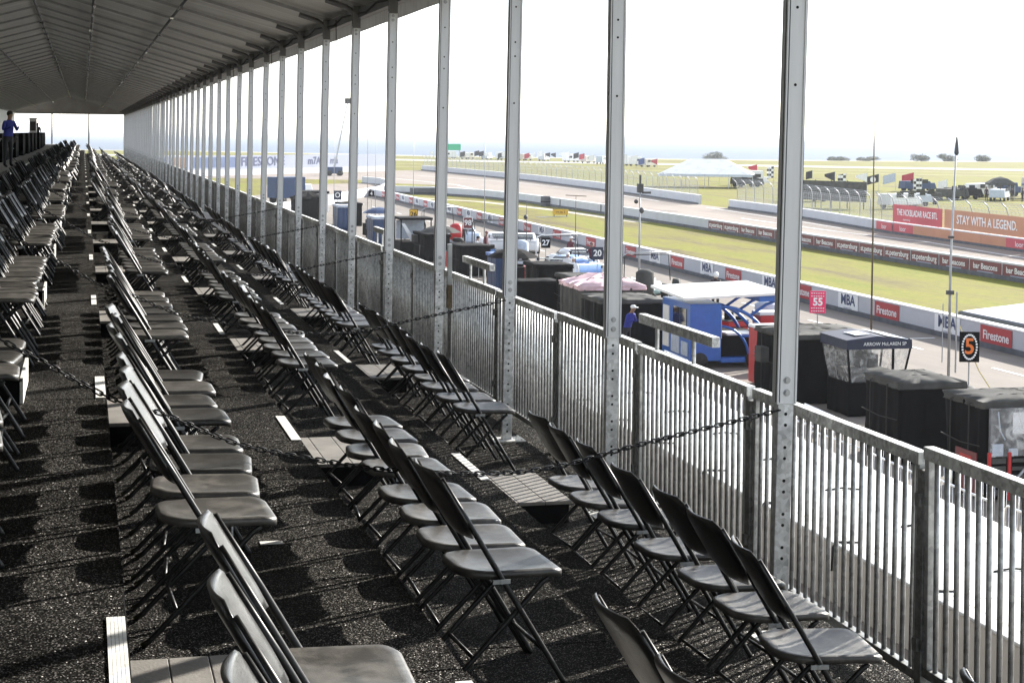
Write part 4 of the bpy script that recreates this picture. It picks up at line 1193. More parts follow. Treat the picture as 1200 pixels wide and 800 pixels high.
covered_cart(19.2, 20.6, 112.2, 115.1, 2.0, 'dark blue equipment box, farther of the two', m_flaggrey, m_bluebox, .02)
covered_cart(17.6, 20.2, 124.5, 128, 2.0, 'black peaked pit tent near the curved white wall', m_black, m_black, .5)
covered_cart(20.4, 22.2, 118, 121, 1.9, 'dark cart between the blue box and the curved white wall', m_black, m_black, .05)
# open pit stand with white back
t = thing('open_pit_stand', 'black roofed open pit stand with pale inside and white chair back', 'pit stand', (19.95, 88.9, G + .004))
s = MB(); s.box(-1.05, 1.05, -1.2, 1.2, 2.3, 2.45); s.build('roof', m_black, t, bevel=.03)
for x in (-.95, .95):
    for y in (-1.1, 1.1): MB().tube([(x, y, 0), (x, y, 2.3)], .04, 6).build('post', m_black, t)
s = MB(); s.box(-.9, .9, .9, .98, 1.0, 2.2); s.build('back_panel', m_flaggrey, t)
s = MB(); s.box(-1, 1, -1.1, 1.1, .02, .95); s.build('base', m_black, t, bevel=.03)
s = MB(); s.add([(-.95, -1.22, 2.1), (-.75, -1.22, 2.1), (-.05, -1.25, 1.05), (-.35, -1.25, .98)], [(0, 1, 2, 3)]); s.build('curtain', m_white, t)
# small bright clutter
for k, (x, y, m_, lab) in enumerate(((22.4, 59.0, m_white, 'white cool box beside the black cabinets'), (21.6, 64.2, m_flaggrey, 'pale tool chest near the number 27 board'), (21.9, 70.5, m_redp, 'red tool chest between the number boards'))):
    t = thing('tool_chest', lab, 'tool chest', (x, y, G + .004))
    s = MB(); s.box(-.5, .5, -.4, .4, .06, .95); s.build('body', m_, t, bevel=.03)
    s = MB()
    for z in (.25, .5, .75): s.box(-.45, .45, -.415, -.40, z, z + .03)
    s.build('drawer_gap', m_black, t)

def tool_trolley(x, y, m_, lab, h=1.05):
    t = thing('tool_chest', lab, 'tool chest', (x, y, G + .004), RAD((x * 37) % 40 - 20))
    s = MB(); s.box(-.45, .45, -.32, .32, .14, h - .04); s.build('body', m_, t, bevel=.02)
    s = MB()
    for k in range(4): s.box(-.42, .42, -.335, -.32, .2 + k * .2, .225 + k * .2)
    s.build('drawer_gap', m_black, t)
    s = MB(); s.box(-.47, .47, -.34, .34, h - .036, h); s.build('worktop', m_greycanvas, t, bevel=.01)
    s = MB(); s.box(-.3, -.05, -.1, .15, h + .002, h + .28); s.box(.1, .4, -.2, .0, h + .002, h + .12); s.build('boxes_on_top', m_black, t, bevel=.02)
    for sx in (-.36, .36):
        s = MB(); s.cyl((sx, -.28, .07), .07, .06, 10, 'y'); s.build('castor', m_tyre, t)
def tyre_set(x, y, n, lab):
    t = thing('tyre_stack', lab, 'tyre stack', (x, y, G + .004))
    for q in range(n):
        s = MB(); s.tube([(.21 * math.cos(a), .21 * math.sin(a), .15 + .31 * q) for a in [i * math.pi / 8 for i in range(16)]], .145, 8, closed=True); w = s.build('tyre', m_tyre, t, True)
        s = MB(); s.cyl((0, 0, .06 + .31 * q), .19, .2, 14); s.build('rim', m_pole, w, True)
def gantry(x, y, lab, col):
    t = thing('overhead_boom', lab, 'boom', (x, y, G + .004))
    s = MB(); s.tube([(0, 0, 0), (0, 0, 2.6), (.25, 0, 2.75), (2.2, 0, 2.8)], .032, 6); s.build('arm', col, t, True)
    s = MB(); s.tube([(.1, 0, .3), (.15, 0, 2.6), (.6, .05, 2.68), (2.1, .05, 2.7), (2.2, .05, 1.6)], .022, 6); s.build('hose', m_strap, t, True)
    s = MB(); s.box(-.35, .35, -.3, .3, .0, .12); s.build('base', m_black, t, bevel=.02)
def umbrella(x, y, m_, lab):
    t = thing('sun_umbrella', lab, 'umbrella', (x, y, G + .004))
    s = MB(); s.tube([(0, 0, 0), (0, 0, 2.35)], .025, 6); s.build('pole', m_pole, t)
    s = MB(); s.loop([[(1.25 * k * math.cos(a) * (1 if i % 2 else .94), 1.25 * k * math.sin(a) * (1 if i % 2 else .94), 2.4 - .42 * k * k) for i, a in enumerate([q * math.pi / 8 for q in range(16)])] for k in (1, .7, .4, .03)], False); s.build('canopy', m_, t)
tool_trolley(22.6, 47.6, m_redp, 'red tool chest behind the blue trailer, nearest the lane'); tool_trolley(21.4, 51.6, m_black, 'black tool chest beside the pink-topped cart')
tool_trolley(22.9, 53.5, m_flaggrey, 'grey tool chest right of the black cabinet cart'); tool_trolley(20.9, 69.5, m_black, 'black tool chest beyond the blue awning cart')
tool_trolley(22.2, 73.0, m_flaggrey, 'grey tool chest under the number 27 board'); tool_trolley(20.2, 79.5, m_redp, 'red tool chest past the wide black cabinet')
tool_trolley(22.6, 81.0, m_carblue, 'blue tool chest past the wide black cabinet'); tool_trolley(21.2, 92.8, m_black, 'black tool chest beyond the open pit stand')
tool_trolley(22.8, 102.5, m_flaggrey, 'grey tool chest before the yellow number board'); tool_trolley(20.4, 105.5, m_black, 'black tool chest between the two blue boxes')
tyre_set(22.5, 62.6, 4, 'stack of four race tyres beside the tall black cabinet'); tyre_set(23.3, 63.4, 3, 'stack of three race tyres beside the tall black cabinet')
tyre_set(22.3, 77.2, 4, 'tyre stack right of the wide black cabinet'); tyre_set(22.5, 87.4, 4, 'tyre stack right of the cabinet under the yellow board')
tyre_set(22.0, 32.4, 4, 'tyre stack behind the wavy-topped black cart'); tyre_set(22.6, 39.6, 3, 'low tyre stack behind the pitched black cart')
def fuel_tank(x, y, m_, lab):
    t = thing('fuel_rig', lab, 'fuel rig', (x, y, G + .004))
    s = MB(); s.tube([(0, 0, .75), (0, 0, .85), (0, 0, 1.75), (0, 0, 1.88)], [.25, .40, .40, .2], 16); s.build('tank', m_, t, True)
    for q in range(4): MB().tube([(.32 * math.cos(q * 1.571 + .785), .32 * math.sin(q * 1.571 + .785), 0), (.30 * math.cos(q * 1.571 + .785), .30 * math.sin(q * 1.571 + .785), .9)], .025, 6).build('leg', m_pole, t)
    MB().tube([(.3, 0, .9), (.7, -.1, .5), (1.3, -.2, .06), (2.2, .1, .05)], .045, 6).build('hose', m_strap, t, True)
def folding_table(x, y, rz, m_, lab):
    t = thing('folding_table', lab, 'table', (x, y, G + .004), rz)
    s = MB(); s.box(-.8, .8, -.35, .35, .72, .76); s.build('tabletop', m_, t, bevel=.01)
    for sx in (-.7, .7):
        for sy in (-.28, .28): MB().tube([(sx, sy, 0), (sx, sy, .72)], .018, 6).build('leg', m_pole, t)
    s = MB(); s.box(-.5, -.1, -.2, .1, .765, 1.0); s.box(.1, .3, -.1, .2, .765, .92); s.box(.4, .7, -.25, 0, .765, 1.1); s.build('gear_on_top', m_black, t, bevel=.02)
fuel_tank(23.4, 58.2, m_greycanvas, 'dark grey fuel rig right of the black cabinet cart'); fuel_tank(23.2, 76.0, m_flaggrey, 'grey fuel rig above the wide black cabinet'); fuel_tank(23.3, 91.0, m_redp, 'red fuel rig beside the open pit stand')
fuel_tank(23.2, 46.2, m_flaggrey, 'pale fuel rig half hidden behind the blue trailer roof')
folding_table(22.6, 60.6, .3, m_white, 'white folding table with black gear near the tall cabinet'); folding_table(22.8, 72.0, -.2, m_white, 'white folding table with black gear near the number 27 board'); folding_table(20.9, 73.8, .5, m_greycanvas, 'grey folding table with black gear below the number 27 board')
folding_table(22.9, 83.0, .1, m_white, 'white folding table past the wide black cabinet'); folding_table(22.7, 66.4, 1.2, m_white, 'white folding table near the number 20 board')
for q, (x, y) in enumerate(((23.2, 64.6), (21.9, 57.6), (23.5, 70.4), (21.6, 78.8), (22.9, 89.4), (23.0, 98.4), (21.9, 108.4))):
    t = thing('equipment_box', 'small pale equipment box on the ground among the pit carts', 'box', (x, y, G + .004), x * 3, 'small equipment boxes among the pit carts')
    s = MB(); s.box(-.4, .4, -.3, .3, 0, .5); s.build('body', (m_flaggrey, m_white, m_bluebox)[q % 2], t, bevel=.03)
    s = MB(); s.box(-.41, .41, -.31, .31, .505, .57); s.build('lid', m_greycanvas, t, bevel=.01)
gantry(21.6, 56.4, 'grey overhead hose boom beside the black cabinet cart', m_pole); gantry(21.4, 67.6, 'white overhead hose boom near the number 20 board', m_white)
gantry(21.5, 80.2, 'dark overhead hose boom past the wide black cabinet', m_pole_dark); gantry(21.8, 94.4, 'grey overhead hose boom beyond the open pit stand', m_pole)
umbrella(19.2, 64.2, m_black, 'black sun umbrella between the tall cabinets'); umbrella(19.9, 81.4, m_greycanvas, 'grey sun umbrella past the wide black cabinet')
umbrella(20.4, 102.0, m_bluebox, 'dark blue sun umbrella between the blue boxes')

# ------------------------------------------------------------------ number boards and masts
def board(x, y, zc, w, h, facem, body, inkm, label, size=.4, border=None, dots=None):
    t = thing('number_board', label, 'sign', (x, y, G + .004), 0, 'pit number boards on poles'); z = zc - G
    s = MB(); s.tube([(0, .03, 0), (0, .03, z + h * .1)], .022, 6); s.build('pole', m_pole, t)
    s = MB(); s.box(-w / 2, w / 2, -.02, .02, z - h / 2, z + h / 2); o = s.build('board', facem, t, bevel=.01)
    if border:
        s = MB(); e = .045
        for a in ((-w / 2, w / 2, z - h / 2, z - h / 2 + e), (-w / 2, w / 2, z + h / 2 - e, z + h / 2), (-w / 2, -w / 2 + e, z - h / 2, z + h / 2), (w / 2 - e, w / 2, z - h / 2, z + h / 2)):
            s.box(a[0], a[1], -.027, -.022, a[2], a[3])
        s.build('border', border, t)
    if body: text('lettering', body, size, inkm, t, (0, -.024, z), FACE_S, sx=.95, bold=.012)
    if dots:
        s = MB()
        for q in range(26):
            a = 2 * math.pi * q / 26
            s.obox((math.cos(a) * w * .36, -.025, z + math.sin(a) * h * .40), (.05, .008, .05), Matrix.Rotation(a, 3, 'Y'))
        s.build('lamp_dots', dots, t)
    t.rotation_euler = (0, 0, RAD(-16)); return t
def dashrows(t, w, h, z):
    s = MB()
    for zz in (z + h * .40, z + h * .27, z - h * .27, z - h * .40):
        for q in range(6): s.box(-w * .42 + q * w * .145, -w * .42 + q * w * .145 + w * .09, -.027, -.022, zz - .015, zz + .015)
    s.build('dash_marks', m_whitetxt, t)
b55 = board(24.0, 43.9, -2.93, .54, .76, m_pink, '55', m_whitetxt, 'pink pit board with white number 55 on a grey pole', .36); dashrows(b55, .54, .76, -2.93 - G)
board(24.0, 35.1, -3.2, .56, .86, m_black, '5', m_orange, 'black pit board with orange number 5 ringed by white dots', .62, dots=m_whitetxt)
board(24.0, 74.1, -3.15, .50, .55, m_black, '27', m_whitetxt, 'black pit board with white number 27', .42)
board(24.0, 65.9, -3.05, .55, .62, m_navy, '20', m_whitetxt, 'navy pit board with white number 20 on a white pole', .42)
board(24.0, 90.6, -3.07, .62, .78, m_maroon, '98', m_whitetxt, 'dark red pit board with white border and number 98', .5, border=m_whitetxt)
board(24.0, 106.7, -3.4, .62, .80, m_yellow, '26', m_black, 'yellow and black pit board with number 26', .5, border=m_black)
board(24.0, 123.5, -2.52, .50, .50, m_black, '4', m_whitetxt, 'small black pit board with a white mark', .4)
board(24.0, 140.8, -3.4, .75, .90, m_navy, 'O', m_whitetxt, 'navy pit board with a white ring', .7)
def mast(x, y, ztop, r, m_, label, extra=None, lean=0, group='thin radio masts along the pits'):
    t = thing('radio_mast', label, 'mast', (x, y, G + .004), 0, group); h = ztop - G
    s = MB(); s.tube([(0, 0, 0), (0, 0, h * .55), (lean, 0, h)], [r, r * .8, r * .45], 6); s.build('pole', m_, t, True)
    s = MB(); s.tube([(0, 0, 0), (0, 0, .5)], r * 1.7, 8); s.build('base_sleeve', m_pole_dark, t)
    if extra: extra(t, h)
    return t
def antenna_top(t, h):
    s = MB(); s.tube([(.12, 0, h - .55), (.12, 0, h - .48), (.12, 0, h)], [.03, .07, .02], 8); s.build('aerial', m_pole_dark, t)
    s = MB(); s.box(-.1, .1, -.06, .06, h * .41, h * .41 + .12); s.box(-.07, .07, -.05, .05, h * .62, h * .62 + .07); s.build('clamp', m_pole_dark, t)
    s = MB(); s.tube([(.22, 0, .9), (.22, 0, h * .42)], .025, 6); s.tube([(-.16, .1, 1.2), (-.16, .1, 2.9)], .015, 6); s.build('side_tube', m_pole, t)
def camera_top(t, h):
    s = MB(); s.box(-.12, .12, -.12, .12, h - .5, h - .1); s.tube([(0, 0, h - .1), (0, 0, h + .3)], .05, 6); s.ball((-.18, 0, h - .9), .10, .10, .10); s.ball((.08, 0, h - 1.3), .12, .1, .14); s.box(.1, .5, -.04, .04, h - .55, h - .45)
    s.build('camera_head', m_pole_dark, t)
mast(24.0, 36.1, 2.74, .045, m_pole, 'tall grey antenna mast above the black pit carts, dark aerial on top', antenna_top, .12)
mast(24.0, 40.4, 3.27, .035, m_rust, 'thin brown whip mast behind the clear-sided pit stand', None, -.02)
mast(24.0, 60.4, 0.63, .06, m_pole, 'pale camera mast with round devices on top', camera_top)
mast(24.0, 69.2, -.36, .03, m_rust, 'thin brown pole with a cross bar near the number 20 board', lambda t, h: MB().tube([(-.55, 0, h), (.55, 0, h - .05)], .02, 6).build('cross_bar', m_rust, t))
mast(24.0, 77.7, -1.06, .03, m_pole_dark, 'thin dark pole with a round weight near the number 27 board', lambda t, h: MB().ball((-.05, 0, h - .9), .12, .12, .14).build('weight', m_pole_dark, t, True))
mast(24.0, 86.6, 3.1, .035, m_pole, 'thin grey mast between the number 98 and 27 boards')
mast(24.0, 106.9, 2.8, .035, m_pole, 'thin grey mast over the yellow number board')
mast(24.0, 121.7, 3.2, .03, m_pole, 'very thin grey mast beside the small black board')
mast(24.0, 125.3, 5.1, .035, m_pole, 'tallest thin grey mast near the far blue box')
mast(24.0, 143, 3.0, .03, m_pole, 'thin grey mast by the navy ring board')
t = thing('guy_rope', 'pale yellow rope running down from the antenna mast', 'rope', (24.2, 35.9, G))
s = MB(); s.tube([(0, 0, 2.3), (.15, -.9, 1.1), (.4, -2.0, .05)], .018, 5); s.build('strand', m_rope, t)
# boom lift far away
t = thing('boom_lift', 'tall aerial boom lift standing beyond the field', 'boom lift', (44, 262, G))
s = MB(); s.box(-1.4, 1.4, -1, 1, .4, 1.6); s.build('chassis', m_bluebox, t, bevel=.05)
s = MB(); s.tube([(0, 0, 1.6), (2.3, 0, 13.2)], [.2, .12], 6); s.build('boom', m_pole, t)
s = MB(); s.box(1.9, 3.2, -.5, .5, 13.2, 14.2); s.tube([(2.4, 0, 14), (2.4, 0, 16)], .05, 5); s.build('basket', m_greycanvas, t)
for x in (-1, 1):
    s = MB(); s.cyl((x, -1.1, .5), .5, 2.2, 12, 'y'); s.build('wheel', m_tyre, t, True)

# ------------------------------------------------------------------ cars
def coupe(x, y, rz, paint, label, wing=True):
    t = thing('race_car', label, 'race car', (x, y, G + .006), rz, 'closed race cars in the pit lane')
    def ring(xx, w, z0, z1, k=.25):
        return [(xx, -w, z0), (xx, -w * 1.02, z0 + (z1 - z0) * .5), (xx, -w * (1 - k * .4), z1 - .03), (xx, -w * (1 - k), z1), (xx, w * (1 - k), z1), (xx, w * (1 - k * .4), z1 - .03), (xx, w * 1.02, z0 + (z1 - z0) * .5), (xx, w, z0)]
    s = MB(); s.loop([ring(-2.2, .80, .25, .72), ring(-2.0, .92, .14, .86), ring(-1.2, .98, .12, .90), ring(0, .93, .12, .82), ring(1.1, .98, .12, .84), ring(1.9, .94, .14, .66), ring(2.3, .75, .2, .48)])
    s.build('body', paint, t, True, bevel=.02)
    s = MB(); s.loop([[(q[0], q[1], q[2]) for q in ring(-1.75, .62, .80, .90)], ring(-1.0, .68, .82, 1.20, .2), ring(-.2, .68, .80, 1.26, .2), ring(.35, .66, .80, 1.15, .2), ring(1.15, .6, .78, .84)])
    s.build('cabin', paint, t, True)
    for nm, pts in (('windscreen', [(.42, -.52, 1.135), (.42, .52, 1.135), (1.08, .56, .875), (1.08, -.56, .875)]), ('rear_window', [(-1.72, -.5, .915), (-1.72, .5, .915), (-1.05, .52, 1.2), (-1.05, -.52, 1.2)])):
        s = MB(); s.add([(p[0], p[1], p[2] + .02) for p in pts], [(0, 1, 2, 3)]); s.build(nm, m_glass, t)
    for sy in (-1, 1):
        s = MB(); s.add([(-.95, sy * .70, .90), (.75, sy * .68, .90), (.3, sy * .625, 1.12), (-.85, sy * .63, 1.16)], [(0, 1, 2, 3)]); s.build('side_window', m_glass, t)
        for xx in (-1.35, 1.4):
            s = MB(); s.cyl((xx, sy * .98 - (.24 if sy > 0 else 0), .33), .33, .24, 18, 'y'); w = s.build('wheel', m_tyre, t, True)
            s = MB(); s.cyl((xx, sy * .99 - (.02 if sy > 0 else 0), .33), .2, .02, 12, 'y'); s.build('rim', m_pole, w)
        s = MB(); s.box(2.05, 2.2, sy * .62 - .14, sy * .62 + .14, .5, .6); s.build('headlight', m_clip, t)
    if wing:
        s = MB(); s.box(-2.35, -1.95, -.9, .9, 1.12, 1.15); s.box(-2.3, -2.0, -.92, -.89, 1.0, 1.2); s.box(-2.3, -2.0, .89, .92, 1.0, 1.2); s.box(-2.2, -2.1, -.4, -.37, .85, 1.12); s.box(-2.2, -2.1, .37, .4, .85, 1.12)
        s.build('rear_wing', m_black_gloss, t)
    return t
coupe(25.6, 98.4, RAD(92), m_carsilver, 'silver blue race car parked under the number 98 board', False)
coupe(26.2, 91.6, RAD(88), m_carwhite, 'white race car parked behind the blue awning cart')
coupe(27.9, 90.6, RAD(75), m_carwhite, 'second white race car, half hidden by the tent post')
coupe(26.9, 78.2, RAD(95), m_carwhite, 'white race car among the crew near the number 27 board')
coupe(25.4, 73.4, RAD(40), m_carblue, 'blue and white race car turned across the lane near the crew')
def formula(x, y, rz, label):
    t = thing('open_wheel_car', label, 'race car', (x, y, G + .006), rz)
    s = MB(); rg = lambda xx, w, z0, z1: [(xx, -w, z0), (xx, -w, (z0 + z1) / 2), (xx, -w * .6, z1), (xx, w * .6, z1), (xx, w, (z0 + z1) / 2), (xx, w, z0)]
    s.loop([rg(-2.1, .15, .2, .5), rg(-1.2, .35, .1, .75), rg(-.4, .62, .08, .62), rg(.4, .5, .08, .6), rg(1.2, .22, .12, .5), rg(2.3, .10, .18, .3)]); s.build('body', m_teal, t, True)
    s = MB(); s.loop([rg(-1.6, .1, .5, .7), rg(-.8, .2, .6, .98), rg(-.4, .18, .6, .92)]); s.build('engine_cover', m_flagwhite, t, True)
    s = MB(); s.ball((.0, 0, .72), .14, .13, .15); s.build('driver_headrest', m_black, t, True)
    for xx in (-1.5, 1.5):
        for sy in (-1, 1):
            s = MB(); s.cyl((xx, sy * .92 - .16, .33), .33, .32, 16, 'y'); s.build('wheel', m_tyre, t, True)
    s = MB(); s.box(-2.4, -2.0, -.55, .55, .85, .9); s.box(-2.4, -2, -.57, -.54, .4, .95); s.box(-2.4, -2, .54, .57, .4, .95); s.build('rear_wing', m_flagwhite, t)
    s = MB(); s.box(2.0, 2.45, -.9, .9, .14, .19); s.build('front_wing', m_flagwhite, t)
formula(26.6, 65.2, RAD(60), 'pale teal open wheel race car standing beside the camera mast')

# people in the pits
person('person in black kit and white helmet standing in the pit lane behind the blue trailer', (26.3, 57.2, G + .01), RAD(60), std_joints(.05, 'down'), bm_black, 'helmet', m_white)
person('person in maroon top and cap standing on the lane near the white race car', (27.0, 75.0, G + .01), RAD(-140), std_joints(.05, 'fwd'), bm_red, 'cap', m_maroon)
person('person in dark red top with white cap walking across the pit lane', (27.3, 79.6, G + .01), RAD(30), std_joints(.03, 'down', 'walk'), bm_red, 'cap', m_white)
person('person in dark clothes bending over beside the number 20 board', (26.2, 70.2, G + .01), RAD(-100), std_joints(.75, 'fwd'), bm_dark, 'cap', m_black)
person('person in white shirt standing between the black cabinets', (23.4, 68.6, G + .01), RAD(-120), std_joints(.05, 'fwd'), bm_white, 'cap', m_white)
person('person in light grey kit seen from behind among the cabinets', (22.8, 66.0, G + .01), RAD(80), std_joints(.1, 'down'), bm_grey, 'cap', m_white)
person('person in black clothes standing between the silver and white race cars', (24.9, 95.2, G + .01), RAD(40), std_joints(.05, 'down'), bm_dark, 'hair', m_hair)
person('person in dark clothes leaning beside the blue trailer door', (18.2, 46.9, G + .01), RAD(-60), std_joints(.4, 'fwd'), bm_blue, 'cap', m_white)

person('person in white shirt leaning over a tool chest past the wide black cabinet', (21.6, 80.3, G + .01), RAD(30), std_joints(.5, 'fwd'), bm_white, 'cap', m_black)
person('person in maroon top standing under the grey hose boom', (23.6, 84.8, G + .01), RAD(-40), std_joints(.05, 'down'), bm_red, 'cap', m_maroon)
person('person in dark clothes walking behind the silver race car', (23.2, 100.3, G + .01), RAD(100), std_joints(.05, 'down', 'walk'), bm_dark, 'cap', m_white)
person('person in light grey kit standing by the farther blue box', (22.8, 110.0, G + .01), RAD(10), std_joints(.05, 'fwd'), bm_grey, 'cap', m_black)
person('person in dark clothes beside the pink-topped cart', (21.3, 49.6, G + .01), RAD(-20), std_joints(.3, 'fwd'), bm_dark, 'cap', m_black)

# orange sign, tarp, puddle mats on the infield
t = thing('grass_sign', 'orange board lying on two short legs on the infield grass', 'sign', (43.6, 130.2, G))
s = MB(); s.box(-.75, .75, -.04, .04, .15, .68); s.build('board', m_yellow, t, bevel=.01)
for x in (-.6, .6): MB().box(x - .04, x + .04, -.03, .03, 0, .15).build('leg', m_pole_dark, t)
text('lettering', '14 16 3', .3, m_maroon, t, (0, -.046, .41), FACE_S, sx=1.0)
t.rotation_euler = (0, 0, RAD(-18))
o = sheet('dark_mat', [(41.0, 128.6), (44.4, 129.6), (44.2, 130.6), (40.7, 129.4)], G + .02, m_wall_base); o['kind'] = 'structure'
t = thing('ground_tarp', 'large white tarpaulin stretched on the grass just beyond the pit wall', 'tarpaulin', (36.1, 53.4, G))
s = MB(); P0 = [gx(p) for p in [(0, 0), (.0, -5.1), (1.6, -9.5), (8.6, -5), (7.2, 3.6), (4.5, 1.9)]]
def tz(x, y): return .34 + .05 * noise.noise(Vector((x * .8, y * .8, 0)))
s.poly(P0, .05, .34); s.build('sheet', m_tarp, t, bevel=.04)
s = MB(); s.tube([(-.05, 0.05, .22), (-.05, -5.96, .22), (1.55, -10.95, .22)], .12, 6); s.build('edge_roll', m_wall_base, t)

# ------------------------------------------------------------------ flags, vehicles and marquee beyond the track
def flag(x, y, ztop, w, h, m_, label, shape='rect', rz=None, seed=0, small=False):
    t = thing('flag', label, 'flag', (x, y, G), 0, 'flags on poles beyond the track'); H_ = ztop - G
    s = MB(); s.tube([(0, 0, 0), (0, 0, H_ + .1)], .035 if small else .03, 5); s.build('pole', m_pole, t)
    s = MB()
    def f(u, v):
        hh = h * (1 - .75 * u if shape == 'tri' else 1)
        return (-u * w * .92, .12 * math.sin(u * 5 + seed) * u, H_ - h * .0 - (1 - v) * hh - u * .25 * w * (1 if shape != 'tri' else .9))
    s.grid(f, 6, 4)
    o = s.build('cloth', m_, t, True, fix=False)
    t.rotation_euler = (0, 0, RAD(-25) if rz is None else rz)
    return t
FL = [(101.3, 219.3, -1.5, .9, 1.7, m_flagblack, 'narrow black flag right of the white marquee', 'rect'), (105, 222, -1.6, .9, 1.9, m_flagblack, 'second narrow black flag right of the white marquee', 'rect'),
      (107.5, 218, -1.7, 1.6, 1.4, m_flagred, 'red pointed flag over the parked pale vehicle', 'tri'), (108, 213, -1.8, 1.2, 1.9, m_check, 'chequered flag half hidden beside the nearest tent post', 'rect'),
      (101.0, 187.0, -1.9, 1.0, 1.1, m_flagblack, 'small black flag just right of the nearest tent post', 'rect'), (103, 184, -2.0, 1.6, 1.4, m_flagblack, 'black pointed flag above the dark covered fence', 'tri'),
      (100.5, 176.5, -2.0, 1.2, 2.0, m_check, 'tall chequered flag above the dark covered fence', 'rect'), (107, 182, -2.1, 1.7, 1.3, m_flagwhite, 'white pointed flag right of the tall chequered one', 'tri'),
      (112.5, 188, -2.4, 1.9, 1.2, m_flagblack, 'black flag with a white round patch', 'rect'), (116.5, 190, -2.3, 2.0, 1.3, m_flaggrey, 'pale blue grey flag beside the red one', 'rect'),
      (119.0, 189, -2.2, 1.9, 1.4, m_flagred, 'red flag over the dark parked truck', 'rect'), (111.5, 175, -2.5, 1.3, 1.9, m_check, 'chequered flag above the red banner', 'rect'),
      (117.5, 178, -2.9, 1.4, 1.5, m_flagwhite, 'plain white flag above the orange banner', 'rect'), (122.5, 174, -3.0, 1.7, 1.7, m_flagblack, 'black flag over the parked campers', 'tri'),
      (126, 165, -3.2, .6, 1.6, m_flagblack, 'narrow black flag over the parked campers', 'rect'), (130, 162, -3.1, 1.7, 1.1, m_check, 'grey chequered flag at the right above the campers', 'rect'),
      (128, 150, -3.2, 1.9, 1.9, m_flagwhite, 'white pointed flag at the right edge', 'tri')]
for k, a in enumerate(FL):
    t = flag(*a[:6], a[6], a[7], seed=k)
    if 'round patch' in a[6]:
        s = MB(); s.cyl((-.85, -.16, a[2] - G - .85), .42, .02, 14, 'y'); s.build('patch', m_flagwhite, t)
far_flags = [(614, 'r'), (621, 'w'), (628, 'w'), (637, 'k'), (644, 'k'), (653, 'w'), (661, 'w'), (671, 'k'), (677, 'r'), (687, 'w'), (727, 'w'), (738, 'w'), (747, 'b'), (760, 'r'), (532, 'w'), (538, 'k'), (541, 'k'), (556, 'k'), (561, 'k'), (567, 'w'), (582, 'k'), (586, 'w'), (505, 'w'), (546, 'w')]
names = {'r': ('red', m_flagred), 'w': ('white', m_flagwhite), 'k': ('black', m_flagblack), 'b': ('blue', m_flagblue)}
xy = {505: (111, 464), 532: (115, 450), 538: (117, 447), 541: (117, 446), 546: (118, 444), 556: (120, 440), 561: (121, 438), 567: (122, 436), 582: (126, 434), 586: (127, 433), 614: (132, 425), 621: (133, 422), 628: (134, 418), 637: (135.5, 415), 644: (136, 411), 653: (137, 406), 661: (137, 401), 671: (137, 393), 677: (137, 388), 687: (137, 380), 727: (137.5, 356), 738: (136.5, 346), 747: (135, 337), 760: (136, 331)}
for k, (px, c) in enumerate(far_flags):
    x, y = xy[px]; r_ = random.Random(px)
    flag(x, y, G + r_.uniform(2.2, 3.3), 1.7, 1.5, names[c][1], '%s flag in the distant row of flags and campers beyond the fence' % names[c][0], r_.choice(('rect', 'tri')), seed=k, small=True)
def camper(x, y, rz, L_, m_, label, tall=2.4, nm='parked_camper', cat='camper'):
    t = thing(nm, label, cat, (x, y, G), rz, 'vehicles parked beyond the track')
    s = MB(); s.box(-L_ / 2, L_ / 2, -1, 1, .45, tall, top=(.08, .25, .08, .08)); s.build('body', m_, t, bevel=.08)
    s = MB(); s.box(L_ / 2 - .2, L_ / 2 + .9, -.9, .9, .45, 1.35, top=(0, .3, .1, .1)); s.build('bonnet', m_, t, bevel=.06)
    s = MB(); s.box(-L_ * .3, -L_ * .05, -1.02, -.99, 1.3, 1.85); s.box(L_ * .12, L_ * .34, -1.02, -.99, 1.3, 1.85); s.build('window', m_glass, t)
    for xx in (-L_ * .3, L_ * .4):
        for sy in (-.95, .75):
            s = MB(); s.cyl((xx, sy, .38), .38, .22, 12, 'y'); s.build('wheel', m_tyre, t, True)
for a in ((84.5, 158, .3, 5.2, m_flaggrey, 'pale camper van behind the fence near the gap in the wall', 2.0), (104, 214, .2, 5, m_flagwhite, 'pale parked vehicle under the red pointed flag', 2.4),
          (118, 187, .1, 4.6, m_bluebox, 'dark parked truck under the red flag', 1.6), (116, 168, .5, 4.8, m_flagwhite, 'white pickup behind the left end of the red banner', 1.9),
          (86.5, 140.5, .4, 4.6, m_carwhite, 'white pickup truck behind the fence right of the nearest tent post', 1.7), (122, 172, .2, 5.2, m_bluebox, 'dark blue van under the black flag, right side', 1.9),
          (124.5, 165.5, .1, 6.5, m_beige, 'beige camper in the cluster of vehicles above the orange banner', 2.8), (128, 163, .3, 6.0, m_darkpanel, 'dark camper in the cluster of vehicles above the orange banner', 2.9),
          (127, 156, -.1, 5.6, m_greycanvas, 'grey van in the cluster of vehicles above the orange banner', 2.4), (124, 151, .4, 5.0, m_bluebox, 'blue grey van at the right above the red banner', 2.3), (129.5, 146, .2, 5.0, m_black, 'black van under the white pointed flag at the right edge', 2.2),
          (112, 158, .9, 4.4, m_flaggrey, 'silver car just behind the fence above the orange banner', 1.5)):
    camper(*a)
for k, (x, y) in enumerate(((113, 458), (117, 449), (121, 440), (125.5, 436), (130, 428), (133.5, 419.5), (137, 404), (137.8, 391), (138, 380), (138.5, 357), (137.5, 344))):
    camper(x + 2, y + 2, .4 + .3 * (k % 3), 5.0, (m_flagwhite, m_beige, m_flaggrey)[k % 3], ('small white camper', 'small beige van', 'small grey van')[k % 3] + ' in the distant row below the far flags', (2.5, 2.1, 2.2)[k % 3])
rr = random.Random(9)
